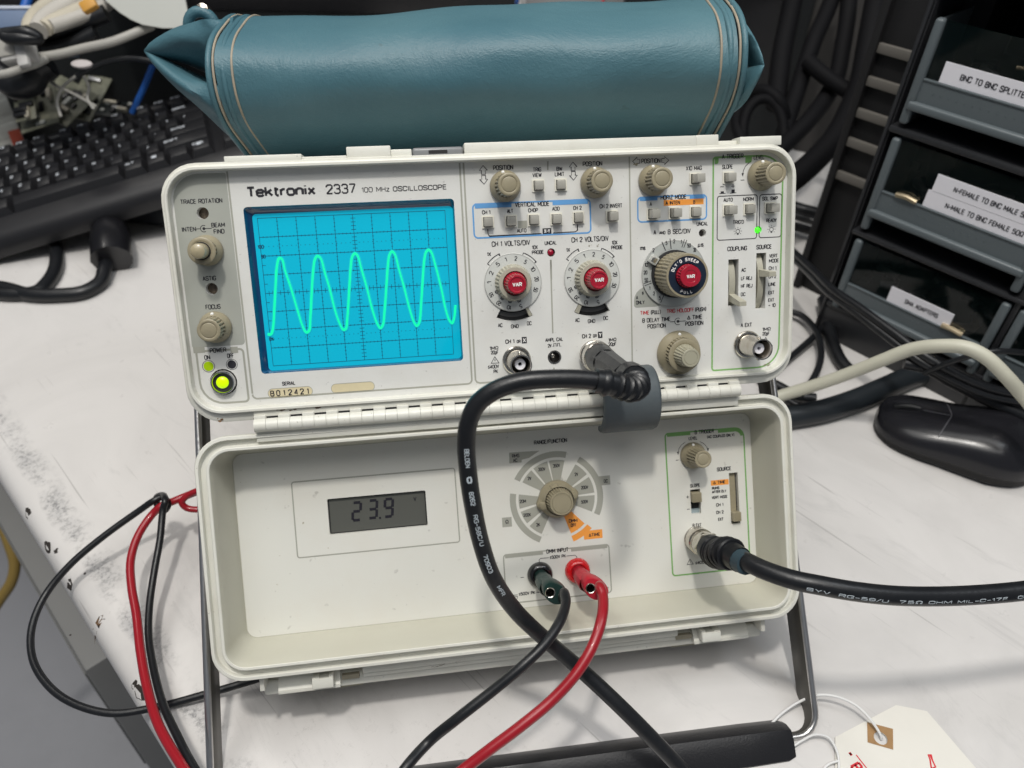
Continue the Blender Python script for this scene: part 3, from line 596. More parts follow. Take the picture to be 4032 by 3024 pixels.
m=MB(WF); m.stroke(sp,2.1,gz+.22,0); 
hz=mat('phosphor_halo',(0,.36,.42),.5,emit=(.0,.60,.52),es=.45); m.build('trace_glow',hz,scope,smooth=False)

# --- screws in the adjustment holes, lamps
sm_=mat('dark_brass',(.22,.17,.13),.45,metal=.6,mottle=1,msc=300,mcol=(.02,.02,.02))
for k in ('tr','as','u2'):
    cx,cy,r=HC[k]; m=MB(WF); m.lathe(cx,cy,[(r*.98,PZ-6.2),(r*.98,PZ-4.6),(r*.6,PZ-4.3),(.01,PZ-4.2)],20,caps=(0,0)); m.build('adjustment_screw',sm_ if k!='u2' else mat('dull_lamp',(.10,.085,.08),.4,mottle=1,msc=400,mcol=(.02,.02,.02)),scope)
for k,nm,c_o,es in (('u1','indicator_lamp',(.30,.0,.02),0),('trg','indicator_lamp',(.1,.9,.02),1)):
    cx,cy,r=HC[k]; m=MB(WF); m.poly(circ(cx,cy,r),PZ-4.5,1)
    m.lathe(cx-(.5 if k=='trg' else .3),cy,[(r*.8,PZ-4.4),(r*.8,PZ-.5),(r*.65,PZ+.5),(r*.3,PZ+.9),(.01,PZ+1)],18,0,caps=(0,0))
    m.build(nm,[mat('red_lamp_lens',(.30,.0,.02),.1,coat=1) if not es else mat('green_lamp_lens',(.05,.5,.02),.1,emit=(.08,1.0,.03),es=.9),dark],scope)
cx,cy,r=HC['amp']; m=MB(WF); m.poly(circ(cx,cy,r),PZ-5,1); m.lathe(cx,cy,[(r-.1,PZ-5),(r-.1,PZ+.3),(r-.9,PZ+.3),(r-1,PZ-5)],32,0,caps=(0,0)); m.lathe(cx-.8,cy+.6,[(1.2,PZ-5),(1.2,PZ-1.6),(.2,PZ-1.2)],12,0)
for a in (80,170,260,350): m.box(cx+(r-.6)*math.cos(R_(a))-.45,cx+(r-.6)*math.cos(R_(a))+.45,cy+(r-.6)*math.sin(R_(a))-.45,cy+(r-.6)*math.sin(R_(a))+.45,PZ-2,PZ+.36,1)
m.build('calibrator_jack',[chrome,dark],scope)
# power push button
cx,cy,r=HC['pw']; m=MB(WF); m.poly(circ(cx,cy,r),PZ-7,1); m.lathe(cx,cy,[(r-.6,PZ-7),(r-.6,PZ+1.0),(r-.8,PZ+1.6),(r-.8,PZ+2.6),(r-1.1,PZ+3.1),(r-1.7,PZ+3.1),(r-2.1,PZ+2.4),(r-2.1,PZ+1.0)],36,0,caps=(0,0))
m.poly(circ(cx,cy,r-2.1),PZ+1.0,2); 
pw=m.build('power_button',[mat('polished_chrome',(.55,.55,.55),.08,metal=1),dark,mat('smoky_window',(.035,.035,.035),.08,coat=1)],scope)
m=MB(WF); m.lathe(cx-.3,cy,[(3.3,PZ+1.05),(3.2,PZ+1.9),(2.4,PZ+2.6),(1.2,PZ+2.95),(.01,PZ+3.0)],28,caps=(0,0)); m.build('lamp',mat('lime_lamp',(.45,.62,.0),.25,emit=(.52,.86,.0),es=.75),pw)

# --- push buttons
for z,x,y,h in (('z2',980,525,4.5),('z2',1252,515,2.2),('z2',372,966,3),('z2',650,955,3.6),('z2',925,940,4.2),('z2',1197,930,4.4),('z2',1465,912,2),('z2',1870,896,5.2),
                ('z3',912,443,9),('z3',1313,428,5.2),('z3',395,868,7),('z3',658,855,6),('z3',912,843,3.2),('z3',1311,822,7),('z3',1563,810,3.2),('z3',1817,797,6.8)):
    cx,cy=P(z,x,y); m=MB(WF)
    f=3.35; g=2.65
    m.poly([(cx-g,cy-g),(cx+g,cy-g),(cx+g,cy+g),(cx-g,cy+g)],PZ+.15,1)
    m.loft([[(cx+a*k,cy+b_*k,zz_) for a,b_ in ((-1,-1),(1,-1),(1,1),(-1,1))] for k,zz_ in ((f,PZ),(f,PZ+.7),(g,PZ+.7),(g,PZ+.1))],0)
    fr=m.build('push_button_frame',[btnf,dark],scope)
    m=MB(WF); m.box(cx-2.4,cx+2.4,cy-2.4,cy+2.4,PZ+.2,PZ+1+h,0,.42,2); m.build('push_button',btn,fr)

# --- knobs
def knob(cx,cy,zb,R1,R2,h,name='knob',mt=tan,parent=scope,T=WF,rib=19,ring_=.6,skirt=2.2,spot=90,n=152):
    m=MB(T)
    m.lathe(cx,cy,[(R1*.96,zb+.2),(R1,zb+.8),(R1*.99,zb+skirt),(R1*.93,zb+skirt+1.2),(R1*.80,zb+skirt+2.6),(R1*.74,zb+skirt+3.8)],n,0,caps=(0,0))
    a=R1*.75
    m.lathe(cx,cy,[(a,zb+skirt+3.2),(a*.97,zb+skirt+4.2),(R2*1.08,zb+h-1.0),(R2*1.06,zb+h-.3)],n,0,rib=(1,2,rib,R2*.19),caps=(0,0))
    m.lathe(cx,cy,[(R2*1.06,zb+h-.35),(R2*1.0,zb+h-.05),(R2*.80,zb+h),(R2*.76,zb+h-.12),(R2*.72,zb+h-.35),(R2*.68,zb+h-.1),(R2*.64,zb+h),(.01,zb+h+.02)],48,0,caps=(0,0))
    k=m.build(name,mt,parent,ang=40)
    if spot is not None:
        m=MB(T); sx,sy=cx+R1*.86*math.cos(R_(spot)),cy+R1*.86*math.sin(R_(spot))
        m.lathe(sx,sy,[(.9,zb+skirt+1.2),(.85,zb+skirt+2.35),(.3,zb+skirt+2.7),(.01,zb+skirt+2.75)],12,caps=(0,0)); m.build('white_dot',white,k)
    return k
k=knob(-26.2,-15.5,PZ,8.1,6.6,13,spot=None); m=MB(WF); m.lathe(-26.2,-15.5,[(3.9,PZ+12.6),(3.9,PZ+19.5),(3.5,PZ+20.6),(2.2,PZ+21.4),(.01,PZ+21.6)],32,caps=(0,0)); m.build('push_pin',mat('worn_knob_plastic',(.36,.31,.20),.3,coat=.3),k)
m=MB(WF); m.poly(circ(-26.2,-15.5,4.6),PZ+13.06,0); m.build('pin_recess',dark,k)
for cx,cy,h,sp_ in ((-26.8,-56.1,16,92),(133.3,11.3,18,100),(183.6,11.3,16.5,98),(216.6,11.3,17,98),(280.3,11.6,18.5,98)): knob(cx,cy,PZ,8.5,5.6,h,spot=sp_)
# volts per division dials
digits1=['.1','.2','.5','1','2','5','10','20','50']
for C,base in ((C1,0),(C2,1)):
    m=MB(WF); m.lathe(C[0],C[1],[(16.0,PZ+.15),(16.2,PZ+.5),(15.9,PZ+.9)],64,0,caps=(0,0)); m.poly(circ(C[0],C[1],15.9,64),PZ+.9,0)
    m.stroke(circ(C[0],C[1],15.9,64),.35,PZ+.96,2,True)
    pr=[('.1',.0),('.2',1),('.5',2),('1',3),('2',4),('5',5),('10',6),('20',7),('50',8)]
    src_=[(378,357),(398,232),(470,112),(578,38),(710,25),(835,75),(928,172),(965,300),(945,430)] if not base else [(1318,305),(1338,185),(1410,62),(1518,-15),(1648,-28),(1770,22),(1862,120),(1905,245),(1890,378)]
    for (t,_),(x,y) in zip(pr,src_):
        a,r_=ang(C,'z4',x,y); rd=13.4; text(m,t,C[0]+rd*math.cos(R_(a)),C[1]+rd*math.sin(R_(a)),1.1 if t=='1' else (1.5 if len(t)==1 else 2.6),2.5,PZ+1.02,1,a-90)
    for t,(x,y) in zip(('50','20','10','5'),((435,480),(525,560),(635,595),(755,590)) if not base else ((1375,430),(1460,505),(1570,540),(1690,535))):
        a,r_=ang(C,'z4',x,y)
        text(m,t,C[0]+14*math.cos(R_(a)),C[1]+14*math.sin(R_(a)),1.5 if t=='5' else 2.6,2.3,PZ+1.02,1,a-90); text(m,'m',C[0]+11.0*math.cos(R_(a)),C[1]+11.0*math.sin(R_(a)),1.9,2.0,PZ+1.02,1,a-90)
    d=m.build('dial_plate',[mat('dial_plastic',(.60,.61,.58),.12,coat=1,mottle=.1,msc=60),ink,mat('dial_rim',(.40,.40,.38),.2)],scope,smooth=False)
    m=MB(WF)
    m.lathe(C[0],C[1],[(10.2,PZ+.9),(10.3,PZ+1.6),(10.0,PZ+3.0),(9.4,PZ+8.2),(9.0,PZ+8.9)],160,0,rib=(2,3,30,.9),caps=(0,0))
    m.lathe(C[0],C[1],[(9.05,PZ+8.8),(8.8,PZ+9.2),(6.9,PZ+9.2),(6.5,PZ+8.4),(6.4,PZ+6)],64,0,caps=(0,1))
    kk=m.build('volts_knob',tand,scope)
    h=17.5
    m=MB(WF); m.lathe(C[0],C[1],[(6.2,PZ+7),(6.2,PZ+9.0),(5.9,PZ+10),(5.3,PZ+h-1),(5.0,PZ+h-.2)],120,0,rib=(2,3,22,.55),caps=(0,0))
    m.lathe(C[0],C[1],[(5.0,PZ+h-.3),(4.7,PZ+h),(4.0,PZ+h),(3.7,PZ+h-.45),(.01,PZ+h-.4)],48,0,caps=(0,0)); text(m,'VAR',C[0],C[1],5.2,2.3,PZ+h-.2,1,bold=.48)
    m.build('variable_knob',[redk,white],kk)
# time base dial
m=MB(WF); RD=18.9; cxx,cyy=C3
m.lathe(cxx,cyy,[(RD,PZ+.2),(RD,PZ+.9),(RD-.3,PZ+1.3)],72,0,caps=(0,0)); m.poly(circ(cxx,cyy,RD-.3,72),PZ+1.3,0)
m.stroke(circ(cxx,cyy,RD-.2,72),.5,PZ+1.36,2,True); m.stroke(arc(cxx,cyy,14.3,100,300,40),.3,PZ+1.36,2)
for (z,x0,y0,x1,y1,wd) in (('z3',510,1205,555,1310,.5),('z3',608,1165,622,1290,.5),('z3',783,1175,752,1270,.4),('z3',812,1182,775,1275,.4),('z5',288,358,382,325,.4),('z5',300,385,388,350,.4),('z5',495,590,540,482,.4)):
    m.stroke([P(z,x0,y0,0,1.3),P(z,x1,y1,0,1.3)],wd,PZ+1.4,1)
for z,a,b_,y,t in (('z3',535,568,1218,'.5'),('z3',628,662,1198,'.2'),('z3',715,745,1203,'.1'),('z3',806,850,1248,'50'),('z3',880,915,1300,'20'),('z5',292,333,130,'10'),('z5',280,326,222,'20'),('z5',290,334,312,'50'),('z5',332,362,412,'.1'),('z5',387,418,475,'.2'),('z5',457,490,530,'.5'),('z3',385,412,1305,'2')):
    ztext(m,z,a,b_,y,t,2.3,1,zz=1.45)
m.build('time_dial',[mat('dial_plastic2',(.44,.46,.44),.1,coat=1,mottle=.15,msc=60),ink,mat('dial_rim',(.40,.40,.38),.2)],scope,smooth=False)
m=MB(WF); m.lathe(cxx,cyy,[(13.6,PZ+1.3),(13.5,PZ+3.4),(12.6,PZ+3.6)],64,0,caps=(0,1))
tk=m.build('time_knob',dark,scope)
m=MB(WF)
m.lathe(cxx,cyy,[(12.3,PZ+3.4),(12.5,PZ+4.0),(12.4,PZ+11.6),(12.2,PZ+12)],200,0,rib=(1,2,36,.75),caps=(0,0))
m.lathe(cxx,cyy,[(12.2,PZ+12),(12.4,PZ+12.3),(12.2,PZ+22),(12.0,PZ+22.6)],200,0,rib=(1,2,36,.75),caps=(0,0))
m.lathe(cxx,cyy,[(12.0,PZ+22.5),(11.8,PZ+23),(10.8,PZ+23),(10.7,PZ+22.8)],72,0,caps=(0,0)); m.lathe(cxx,cyy,[(10.7,PZ+22.8),(6.9,PZ+22.85),(6.7,PZ+21)],72,1,caps=(0,1))
for i,chh in enumerate("DLY'D SWEEP"):
    if chh!=' ': a=158-i*10.6; text(m,chh,cxx+8.9*math.cos(R_(a)),cyy+8.9*math.sin(R_(a)),.5 if chh=="'" else 1.3,1.9,PZ+22.95,2,a-90,bold=.4)
for i,chh in enumerate("PULL"): a=248+i*12; text(m,chh,cxx+8.9*math.cos(R_(a)),cyy+8.9*math.sin(R_(a)),1.25,1.8,PZ+22.95,2,a+90,bold=.4)
m.build('knurled_ring',[tan,darkblue,white],tk)
m=MB(WF); h=28
m.lathe(cxx,cyy,[(6.4,PZ+22),(6.4,PZ+23.6),(6.2,PZ+24.4),(6.0,PZ+h-1),(5.8,PZ+h-.2)],144,0,rib=(2,3,24,.6),caps=(0,0)); m.lathe(cxx,cyy,[(5.8,PZ+h-.3),(5.5,PZ+h),(3.6,PZ+h),(3.3,PZ+h-.3),(.01,PZ+h-.25)],48,0,caps=(0,0)); text(m,'VAR',cxx,cyy,4.6,2.1,PZ+h-.1,1,bold=.45)
m.build('variable_knob',[redk,white],tk)
# clear pointer on the dial
a=R_(146); ca,sa=math.cos(a),math.sin(a); PT=WF@np.array([[ca,-sa,0,cxx],[sa,ca,0,cyy],[0,0,1,0],[0,0,0,1.]])
m=MB(PT); m.box(12.8,18.2,-2.6,2.6,PZ+1.5,PZ+5.0,0,.8,2); m.box(14.0,17,-1.4,1.4,PZ+4.9,PZ+5.4,1,.2); m.build('pointer',[mat('cloudy_acrylic',(.45,.46,.43),.08,coat=1),chrome],tk)
# delay knob (two stages)
dk=knob(231,-87,PZ,13,9.0,11.5,rib=30,spot=92); m=MB(WF); cx,cy=231,-87
m.lathe(cx,cy,[(6.6,PZ+11),(6.5,PZ+12),(5.4,PZ+20.6),(5.2,PZ+21.3)],120,0,rib=(1,2,22,.7),caps=(0,0)); m.lathe(cx,cy,[(5.2,PZ+21.2),(4.9,PZ+21.5),(4.0,PZ+21.5),(3.8,PZ+21.2),(3.6,PZ+21.5),(.01,PZ+21.5)],48,0,caps=(0,0)); m.build('inner_knob',mat('inner_knob_plastic',(.36,.345,.26),.3,coat=.3),dk)

# --- connectors
def bnc(cx,cy,zb,T=WF,L_=17,name='bnc_socket'):
    m=MB(T)
    m.lathe(cx,cy,[(8.2,zb+.2),(8.2,zb+1.2),(7.6,zb+1.8),(6.6,zb+1.9)],36,0,caps=(0,0)); m.lathe(cx,cy,[(6.2,zb+1.5),(6.15,zb+6),(5.8,zb+7),(5.8,zb+L_-1),(6.0,zb+L_),(5.4,zb+L_),(5.2,zb+L_-.6),(5.1,zb+3)],40,0,caps=(0,0))
    m.poly(circ(cx,cy,5.15,24),zb+5,1)
    for s in (-1,1): m.lathe(cx,cy+s*6.2,[(0.01,zb+L_-6.8),(.9,zb+L_-6.4),(.9,zb+L_-4.6),(.01,zb+L_-4.2)],10,0,caps=(0,0))
    k=m.build(name,[chrome,dark],scope)
    m=MB(T); m.lathe(cx,cy,[(3.1,zb+5),(3.1,zb+L_-4.5),(2.9,zb+L_-4.2),(1.2,zb+L_-4.2),(1.1,zb+L_-4.6),(1.0,zb+L_-8)],28,0,caps=(0,0)); m.poly(circ(cx,cy,1.1,14),zb+L_-7.5,1); m.build('insulator',[ptfe,dark],k)
bnc(135.4,-85.2,PZ,L_=19); bnc(273.3,-85.0,PZ,L_=21); bnc(180.3,-84.8,PZ,L_=12)
# --- slide levers
for (C,r0,r1,a0,a1),side in ((acs[0],1),(acs[1],0)):
    m=MB(WF); m.poly(sector(C[0],C[1],r0-.5,r1+.5,a0-2,a1+2,8),PZ-3.5,0)
    m.stroke(arc(C[0],C[1],(r0+r1)/2-.4,a0+2,a1-2,8),2.4,PZ-3.3,1)
    sl=m.build('coupling_slot',[dark,mat('slot_grey',(.09,.09,.09),.3)],scope)
    q0_,q1_=(a1-5.5,a1-.6) if side else (a0+.6,a0+7.5)
    m=MB(WF); ss_=sector(C[0],C[1],r0+.3,r1-.3,q0_,q1_,4); m.poly(ss_,PZ+.3,0,t=3.6); m.build('slide_lever',tand,sl)
def wheel_lever(q,yl,nm,tip):
    x0,x1,y0,y1=q; w_=x1-x0; m=MB(WF); m.box(x0,x1,y0,y1,PZ-9,PZ-8.5,0); m.build(nm,dark,scope)
    slot=bpy.data.objects[nm] if nm in bpy.data.objects else None
    m=MB(WF); cy=(y0+y1)/2; Rw=(y1-y0)/2+1.5
    for k in range(1):
        xs=(x0+.9,x1-1.6); L_=[]
        for x in xs: L_.append([(x,cy+Rw*math.cos(R_(a))*1.0,PZ-9+ (Rw*.55)*math.sin(R_(a))) for a in range(8,173,10)])
        m.loft(L_,0,closed=False); 
        m.loft([[(xs[1],p_[1],p_[2]) for p_ in L_[0]],[(xs[1],p_[1],PZ-9) for p_ in L_[0]]],0,closed=False)
        m.loft([[(xs[0],p_[1],p_[2]) for p_ in L_[0]],[(xs[0],p_[1],PZ-9) for p_ in L_[0]]],0,closed=False)
    m.build('lever_wheel',tand,scope)
    m=MB(WF); x,y,z=tip
    m.loft([[(x0+1,yl+2.2,PZ-3),(x1-1.6,yl+2.2,PZ-3),(x1-1.6,yl-2.2,PZ-3),(x0+1,yl-2.2,PZ-3)],[(x+.2-2.2,y+1.6,z-1.5),(x+2.4,y+1.6,z-1.5),(x+2.4,y-1.4,z-1.5),(x+.2-2.2,y-1.4,z-1.5)],[(x-1.9,y+1.3,z),(x+2.1,y+1.3,z),(x+2.1,y-1.1,z),(x-1.9,y-1.1,z)]],0,(0,1))
    m.build('lever',tand,scope,ang=20)
tipc=on_plane(px('z5',1490,605),WF,PZ+11); tips=on_plane(px('z5',1850,245),WF,PZ+11)
wheel_lever(cs,tipc[1]+3.0,'coupling_switch_slot',(tipc[0],tipc[1],PZ+11)); wheel_lever(ss,tips[1]+.3,'source_switch_slot',(tips[0],tips[1],PZ+11))

# --- hinge
hx0,hx1=-11.4,266.2; npit=int(round((hx1-hx0)/6.42)); 
m=MB(WF)
hy=-110.8; hr=3.75
m.box(hx0,hx1,-108.5,-103.2,-5,-1.6,0); m.box(hx0,hx1,-120.5,-112.5,-5,-1.5,0,.3)
grime(m,WF,-1.55,((1130,1608,3.2,1.0,0,9),(1235,1598,2.6,.9,0,9),(1330,1588,3.0,.7,0,7),(1560,1570,1.2,.5,0,3)),1)
rust=mat('brown_grime',(.10,.055,.03),.8)
m.build('hinge_leaf',[shellm,rust],scope)
for i in range(npit):
    a=hx0+(hx1-hx0)*i/npit; b_=hx0+(hx1-hx0)*(i+1)/npit; xs=(a+.07,b_-.07); up=i%2==0
    rows=[]
    seg=[R_(t) for t in range(0,361,24)]
    lp=[[(x,hy+hr*math.cos(t),hr*math.sin(t)-.4) for t in seg[:-1]] for x in (xs[0],xs[1])]
    m=MB(WF); m.loft(lp,0,(1,1))
    if up: m.box(xs[0],xs[1],hy+2.0,-105.4,-3.2,.4,0,.3)
    m.build('hinge_knuckle',shellm,scope,fix=True)
    if not up:
        m=MB(WF); m.box(xs[0]+.05,xs[1]-.05,hy+3.35,hy+4.6,-1.9,-1.45,0); m.build('hinge_gap',dark,scope)

# --- the opened cover
lW,lH,la=329.38,120.99,8.03
def lr(off,z,r,dy=0): return [(x,y,z) for x,y in rr(-off,-lH-off,lW+off,off+dy,r)]
m=MB(WL)
m.loft([lr(-5.4,LZ-.5,6),lr(-5.4,LZ,6),lr(-3.6,-24,8),lr(-1.0,-8,10),lr(0,-.5,11),lr(.3,-.1,11.3),lr(1.5,0,12.5),lr(1.9,-.4,12.9),lr(2.0,-4.6,13),lr(2.5,-5.0,13.4),lr(5.4,-5.0,15.4),lr(5.8,-4.6,15.6),lr(5.9,-1.7,15.8),lr(6.2,-1.2,16.2),
        lr(7.7,-1.3,17.2),lr(8.1,-1.9,17.4),lr(8.1,-9,17.4),lr(6.5,-10,16),lr(4.5,-33,13),lr(0,-37,10)],0,(0,1))
nl=len(lr(0,0,1))
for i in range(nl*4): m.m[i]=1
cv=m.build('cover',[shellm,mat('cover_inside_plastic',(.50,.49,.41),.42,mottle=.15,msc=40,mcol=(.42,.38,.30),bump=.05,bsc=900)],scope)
# cover panel with its printing
def Q(x,y): return P('z7',x,y,1)
lcd=zrect('z6',1105,1795,862,1118,1); lo=(P('z6',1092,1010,1)[0],P('z6',1806,960,1)[0],P('z6',1450,1122,1)[1],P('z6',1450,862,1)[1])
sl1=zrect('z8',510,572,840,995,1); sl2=zrect('z8',757,812,735,1055,1)
m=MB(WL); zL=LZ
lh=[rr(lo[0],lo[2],lo[1],lo[3],.8,3)]+[[(q[0],q[2]),(q[1],q[2]),(q[1],q[3]),(q[0],q[3])] for q in (sl1,sl2)]
m.poly(rr(5.3,-lH+5.3,lW-5.3,-5.3,6,6),zL+.05,0,lh)
for h in lh: m.loft([[(x,y,zL-3.5) for x,y in h],[(x,y,zL+.05) for x,y in h]],0)
zp=zL+.12; zq=zL+.18
m.stroke(rr(5.55,-lH+5.55,lW-5.55,-5.55,6,6),.42,zp,11,True)
a=P('z6',848,1050,1); b_=P('z6',2025,900,1); t_=P('z6',1430,720,1); u_=P('z6',1470,1262,1)
m.stroke(rr(a[0],u_[1],b_[0],t_[1],1.4,4),.75,zp,7,True)
RC_=(196.2,-49.0)
def la_(x,y): p=Q(x,y); return math.degrees(math.atan2(p[1]-RC_[1],p[0]-RC_[0])), math.hypot(p[0]-RC_[0],p[1]-RC_[1])
r_in=14; r_o=la_(1068,680)[1]; r_b0=la_(1085,680)[1]+.0; r_b1=la_(1135,680)[1]
def sec2(a0,a1,mi,r0=11,r1=None): m.poly(sector(RC_[0],RC_[1],r0,r1 or r_o,a0,a1,10),zp,mi)
def A_(x,y): return la_(x,y)[0]%360
segs=[((430,680),(440,810)),((455,835),(520,930)),((540,955),(650,1010)),((465,572),(550,468)),((570,455),(690,390)),((705,385),(840,392)),((930,432),(1012,525)),((1030,545),(1068,670)),((1068,690),(1055,822))]
for (p0,p1) in segs: sec2(A_(*p0),A_(*p1),7)
sec2(A_(985,905),A_(888,995),4)
for p0,p1 in (((385,675),(632,1080)),((403,548),(858,325)),((960,378),(1102,845))):
    a0,a1=A_(*p0),A_(*p1); m.poly(sector(RC_[0],RC_[1],r_b0+.3,r_b1,a0,a1 if abs(a1-a0)<200 else a1+(-360 if a1>a0 else 360),18),zp,7)
a0,a1=A_(1045,945),A_(905,1050); m.poly(sector(RC_[0],RC_[1],r_b0+.3,r_b1,a0,a1,8),zp,4)
def rc(x0,y0,x1,y1,mi,zz_=None): 
    q=zrect('z7',x0,x1,y0,y1,1); m.poly([(q[0],q[2]),(q[1],q[2]),(q[1],q[3]),(q[0],q[3])],zz_ or zp+.02,mi)
rc(405,363,500,440,7); m.poly([Q(405,360),Q(640,345),Q(560,400),Q(405,440)][::-1],zp+.03,7); rc(1100,540,1190,612,7); rc(350,863,425,938,7); rc(985,962,1130,1030,4)
LT=[('z7',596,855,272,'RANGE/FUNCTION',2.6),('z7',426,484,384,'RMS',2.2),('z7',434,468,420,'AC',2.2),('z7',547,577,560,'2V',2.2),('z7',630,686,489,'200V',2.2),('z7',743,799,461,'350V',2.2),('z7',912,941,528,'2V',2.2),('z7',963,1019,630,'200V',2.2),('z7',963,1018,741,'500V',2.2),('z7',1140,1171,580,'DC',2.2),
('z7',485,536,738,'20M',2.2),('z7',514,574,844,'200K',2.2),('z7',614,645,920,'2K',2.2),('z7',374,401,898,'Ω',2.6),('z7',868,935,888,'DMM',2.2),('z7',884,927,923,'OFF',2.2),('z7',1022,1111,997,'ΔTIME',2.2),('z7',693,866,1120,'DMM INPUT',2.7),('z7',718,846,1168,'≤500V PK',2.1),('z7',478,607,1453,'≤500V PK',2.1),
('z8',533,655,477,'B TRIGGER',2.6),('z8',496,551,519,'LEVEL',2.2),('z8',611,783,504,'(AC COUPLED ONLY)',1.9),('z8',673,763,711,'SOURCE',2.5),('z8',505,567,815,'SLOPE',2.2),('z8',650,726,795,'Δ TIME',2.1),('z8',642,689,831,'RUNS',1.8),('z8',642,733,853,'AFTER DLY',1.8),('z8',641,740,888,'VERT MODE',1.9),('z8',669,714,936,'CH 1',2.1),('z8',669,716,983,'CH 2',2.1),('z8',681,715,1027,'EXT',2.1),('z8',521,577,1064,'B EXT',2.2),('z8',537,610,1298,'≤400V',2.1)]
q=zrect('z8',636,748,780,813,1); m.poly([(q[0],q[2]),(q[1],q[2]),(q[1],q[3]),(q[0],q[3])],zp,4)
for z,x0_,x1_,y,t,h in LT: ztext(m,z,x0_,x1_,y,t,h,I_,1,.26)
def zs2(z,pts,wd,mi,closed=False): m.stroke([P(z,x,y,1) for x,y in pts],wd,zq,mi,closed)
zs2('z7',[(493,1331),(520,1329)],.35,I_); zs2('z8',[(482,889),(499,887)],.35,I_); zs2('z8',[(490,880),(491,897)],.35,I_); zs2('z8',[(485,966),(503,964)],.35,I_); zs2('z8',[(416,658),(434,656)],.35,I_)
zs2('z7',[(638,1210),(638,1192),(650,1182),(712,1177)],.35,I_); zs2('z7',[(850,1164),(915,1157),(930,1168),(931,1185)],.35,I_); zs2('z7',[(617,1447),(647,1445)],.4,I_)
zs2('z7',[(440,1468),(470,1466)],.35,I_); zs2('z7',[(448,1480),(470,1479),(466,1495)],.35,I_); zs2('z7',[(1150,1392),(1150,1424)],.35,I_); zs2('z7',[(1150,1408),(1176,1406),(1172,1424)],.35,I_); zs2('z7',[(1118,1412),(1150,1408)],.35,I_); zs2('z7',[(943,1395),(948,1408),(966,1410)],.35,I_)
a=Q(372,1350)[0]; b_=Q(1190,1260)[0]; y1_=Q(520,1140)[1]; y0_=Q(780,1492)[1]
m.stroke(rr(a,y0_,b_,y1_,2,4),.8,zp,7,True)
for p0,p1 in ((a+1,Q(667,1130)[0]),(Q(885,1105)[0],b_-1)): m.poly([(p0,y1_-2.2),(p1,y1_-2.2),(p1,y1_+.39),(p0,y1_+.39)],zp+.03,7)
a=P('z8',365,800,1)[0]; b_=P('z8',862,900,1)[0]; y1_=P('z8',430,485,1)[1]; y0_=P('z8',560,1366,1)[1]
m.stroke(rr(a,y0_,b_,y1_,[2,6,2,2],6),.95,zp,3,True); m.poly([(a+1.2,y1_-2.0),(P('z8',507,490,1)[0],y1_-2.0),(P('z8',507,490,1)[0],y1_+.46),(a+1.2,y1_+.46)],zp+.03,3)
x6=P('z8',680,470,1)[0]; m.poly([(x6,y1_-2.2),(b_-6,y1_-2.2)]+arc(b_-6,y1_-6,3.9,90,10,6)+arc(b_-6,y1_-6,6.46,10,90,6)+[(x6,y1_+.46)],zp+.03,3)
zs2('z8',[(475,543),(450,562),(435,585),(430,612)],.3,I_); zs2('z8',[(567,540),(590,552),(608,570),(617,590)],.3,I_)
for x,y in ((430,620),(618,598)): p_=P('z8',x,y,1); m.poly([(p_[0]-.7,p_[1]+1.6),(p_[0],p_[1]-.6),(p_[0]+.7,p_[1]+1.6)],zq,I_)
zs2('z8',[(486,1312),(505,1278),(526,1309)],.35,I_,True); zs2('z8',[(505,1290),(506,1303)],.35,I_)
grime(m,WL,zL+.1,((1290,2160,.5,.4,0,3),(1195,2060,.8,.6,0,3),(1100,2190,.5,.4,0,2),(1090,2300,.6,.5,0,2),(1470,2300,.5,.3,0,1),(950,1900,.5,.5,0,1)),12)
m.build('cover_panel',[lidpm]+PM[1:]+[mat('faint_dirt',(.46,.42,.33),.8)],scope,smooth=False)
# lcd
m=MB(WL); m.poly(rr(lo[0],lo[2],lo[1],lo[3],.8,3),zL-2.2,0); m.stroke(rr(lo[0]+.5,lo[2]+.5,lo[1]-.5,lo[3]-.5,.6,3),.5,zL-2.1,2,True)
gl=m.build('lcd_display',[mat('lcd_glass',(.098,.100,.088),.2,coat=.3),mat('lcd_segment',(.012,.011,.018),.5),dark],scope,smooth=False)
m=MB(WL)
def seg7(ch_,cx,cy,w_,h_,sl_=.1):
    S7={'2':'abged','3':'abgcd','9':'abcdfg'}[ch_]
    L_={'a':((-1,1),(1,1)),'b':((1,1),(1,0)),'c':((1,0),(1,-1)),'d':((-1,-1),(1,-1)),'e':((-1,0),(-1,-1)),'f':((-1,1),(-1,0)),'g':((-1,0),(1,0))}
    for s in S7:
        (x0,y0),(x1,y1)=L_[s]; f=.84
        xm,ym=(x0+x1)/2,(y0+y1)/2; p=[(xm+(x-xm)*f,ym+(y-ym)*f) for x,y in ((x0,y0),(x1,y1))]
        m.stroke([(cx+x*w_/2+y*h_/2*sl_,cy+y*h_/2) for x,y in p],1.55,zL-2.0,0)
for ch_,x,y in (('2',1297,988),('3',1415,972),('9',1530,962)):
    c=P('z6',x,y,1); seg7(ch_,c[0],c[1],4.6,10.6)
c=P('z6',1467,1036,1); m.poly(rr(c[0]-.6,c[1]-.6,c[0]+.6,c[1]+.6,.2,2),zL-2.0,0)
c=P('z6',1722,898,1); text(m,'V',c[0],c[1],1.9,2.6,zL-2.0,0,0,.45)
m.build('lcd_reading',mat('lcd_segment',(.012,.011,.018),.5),gl,smooth=False)
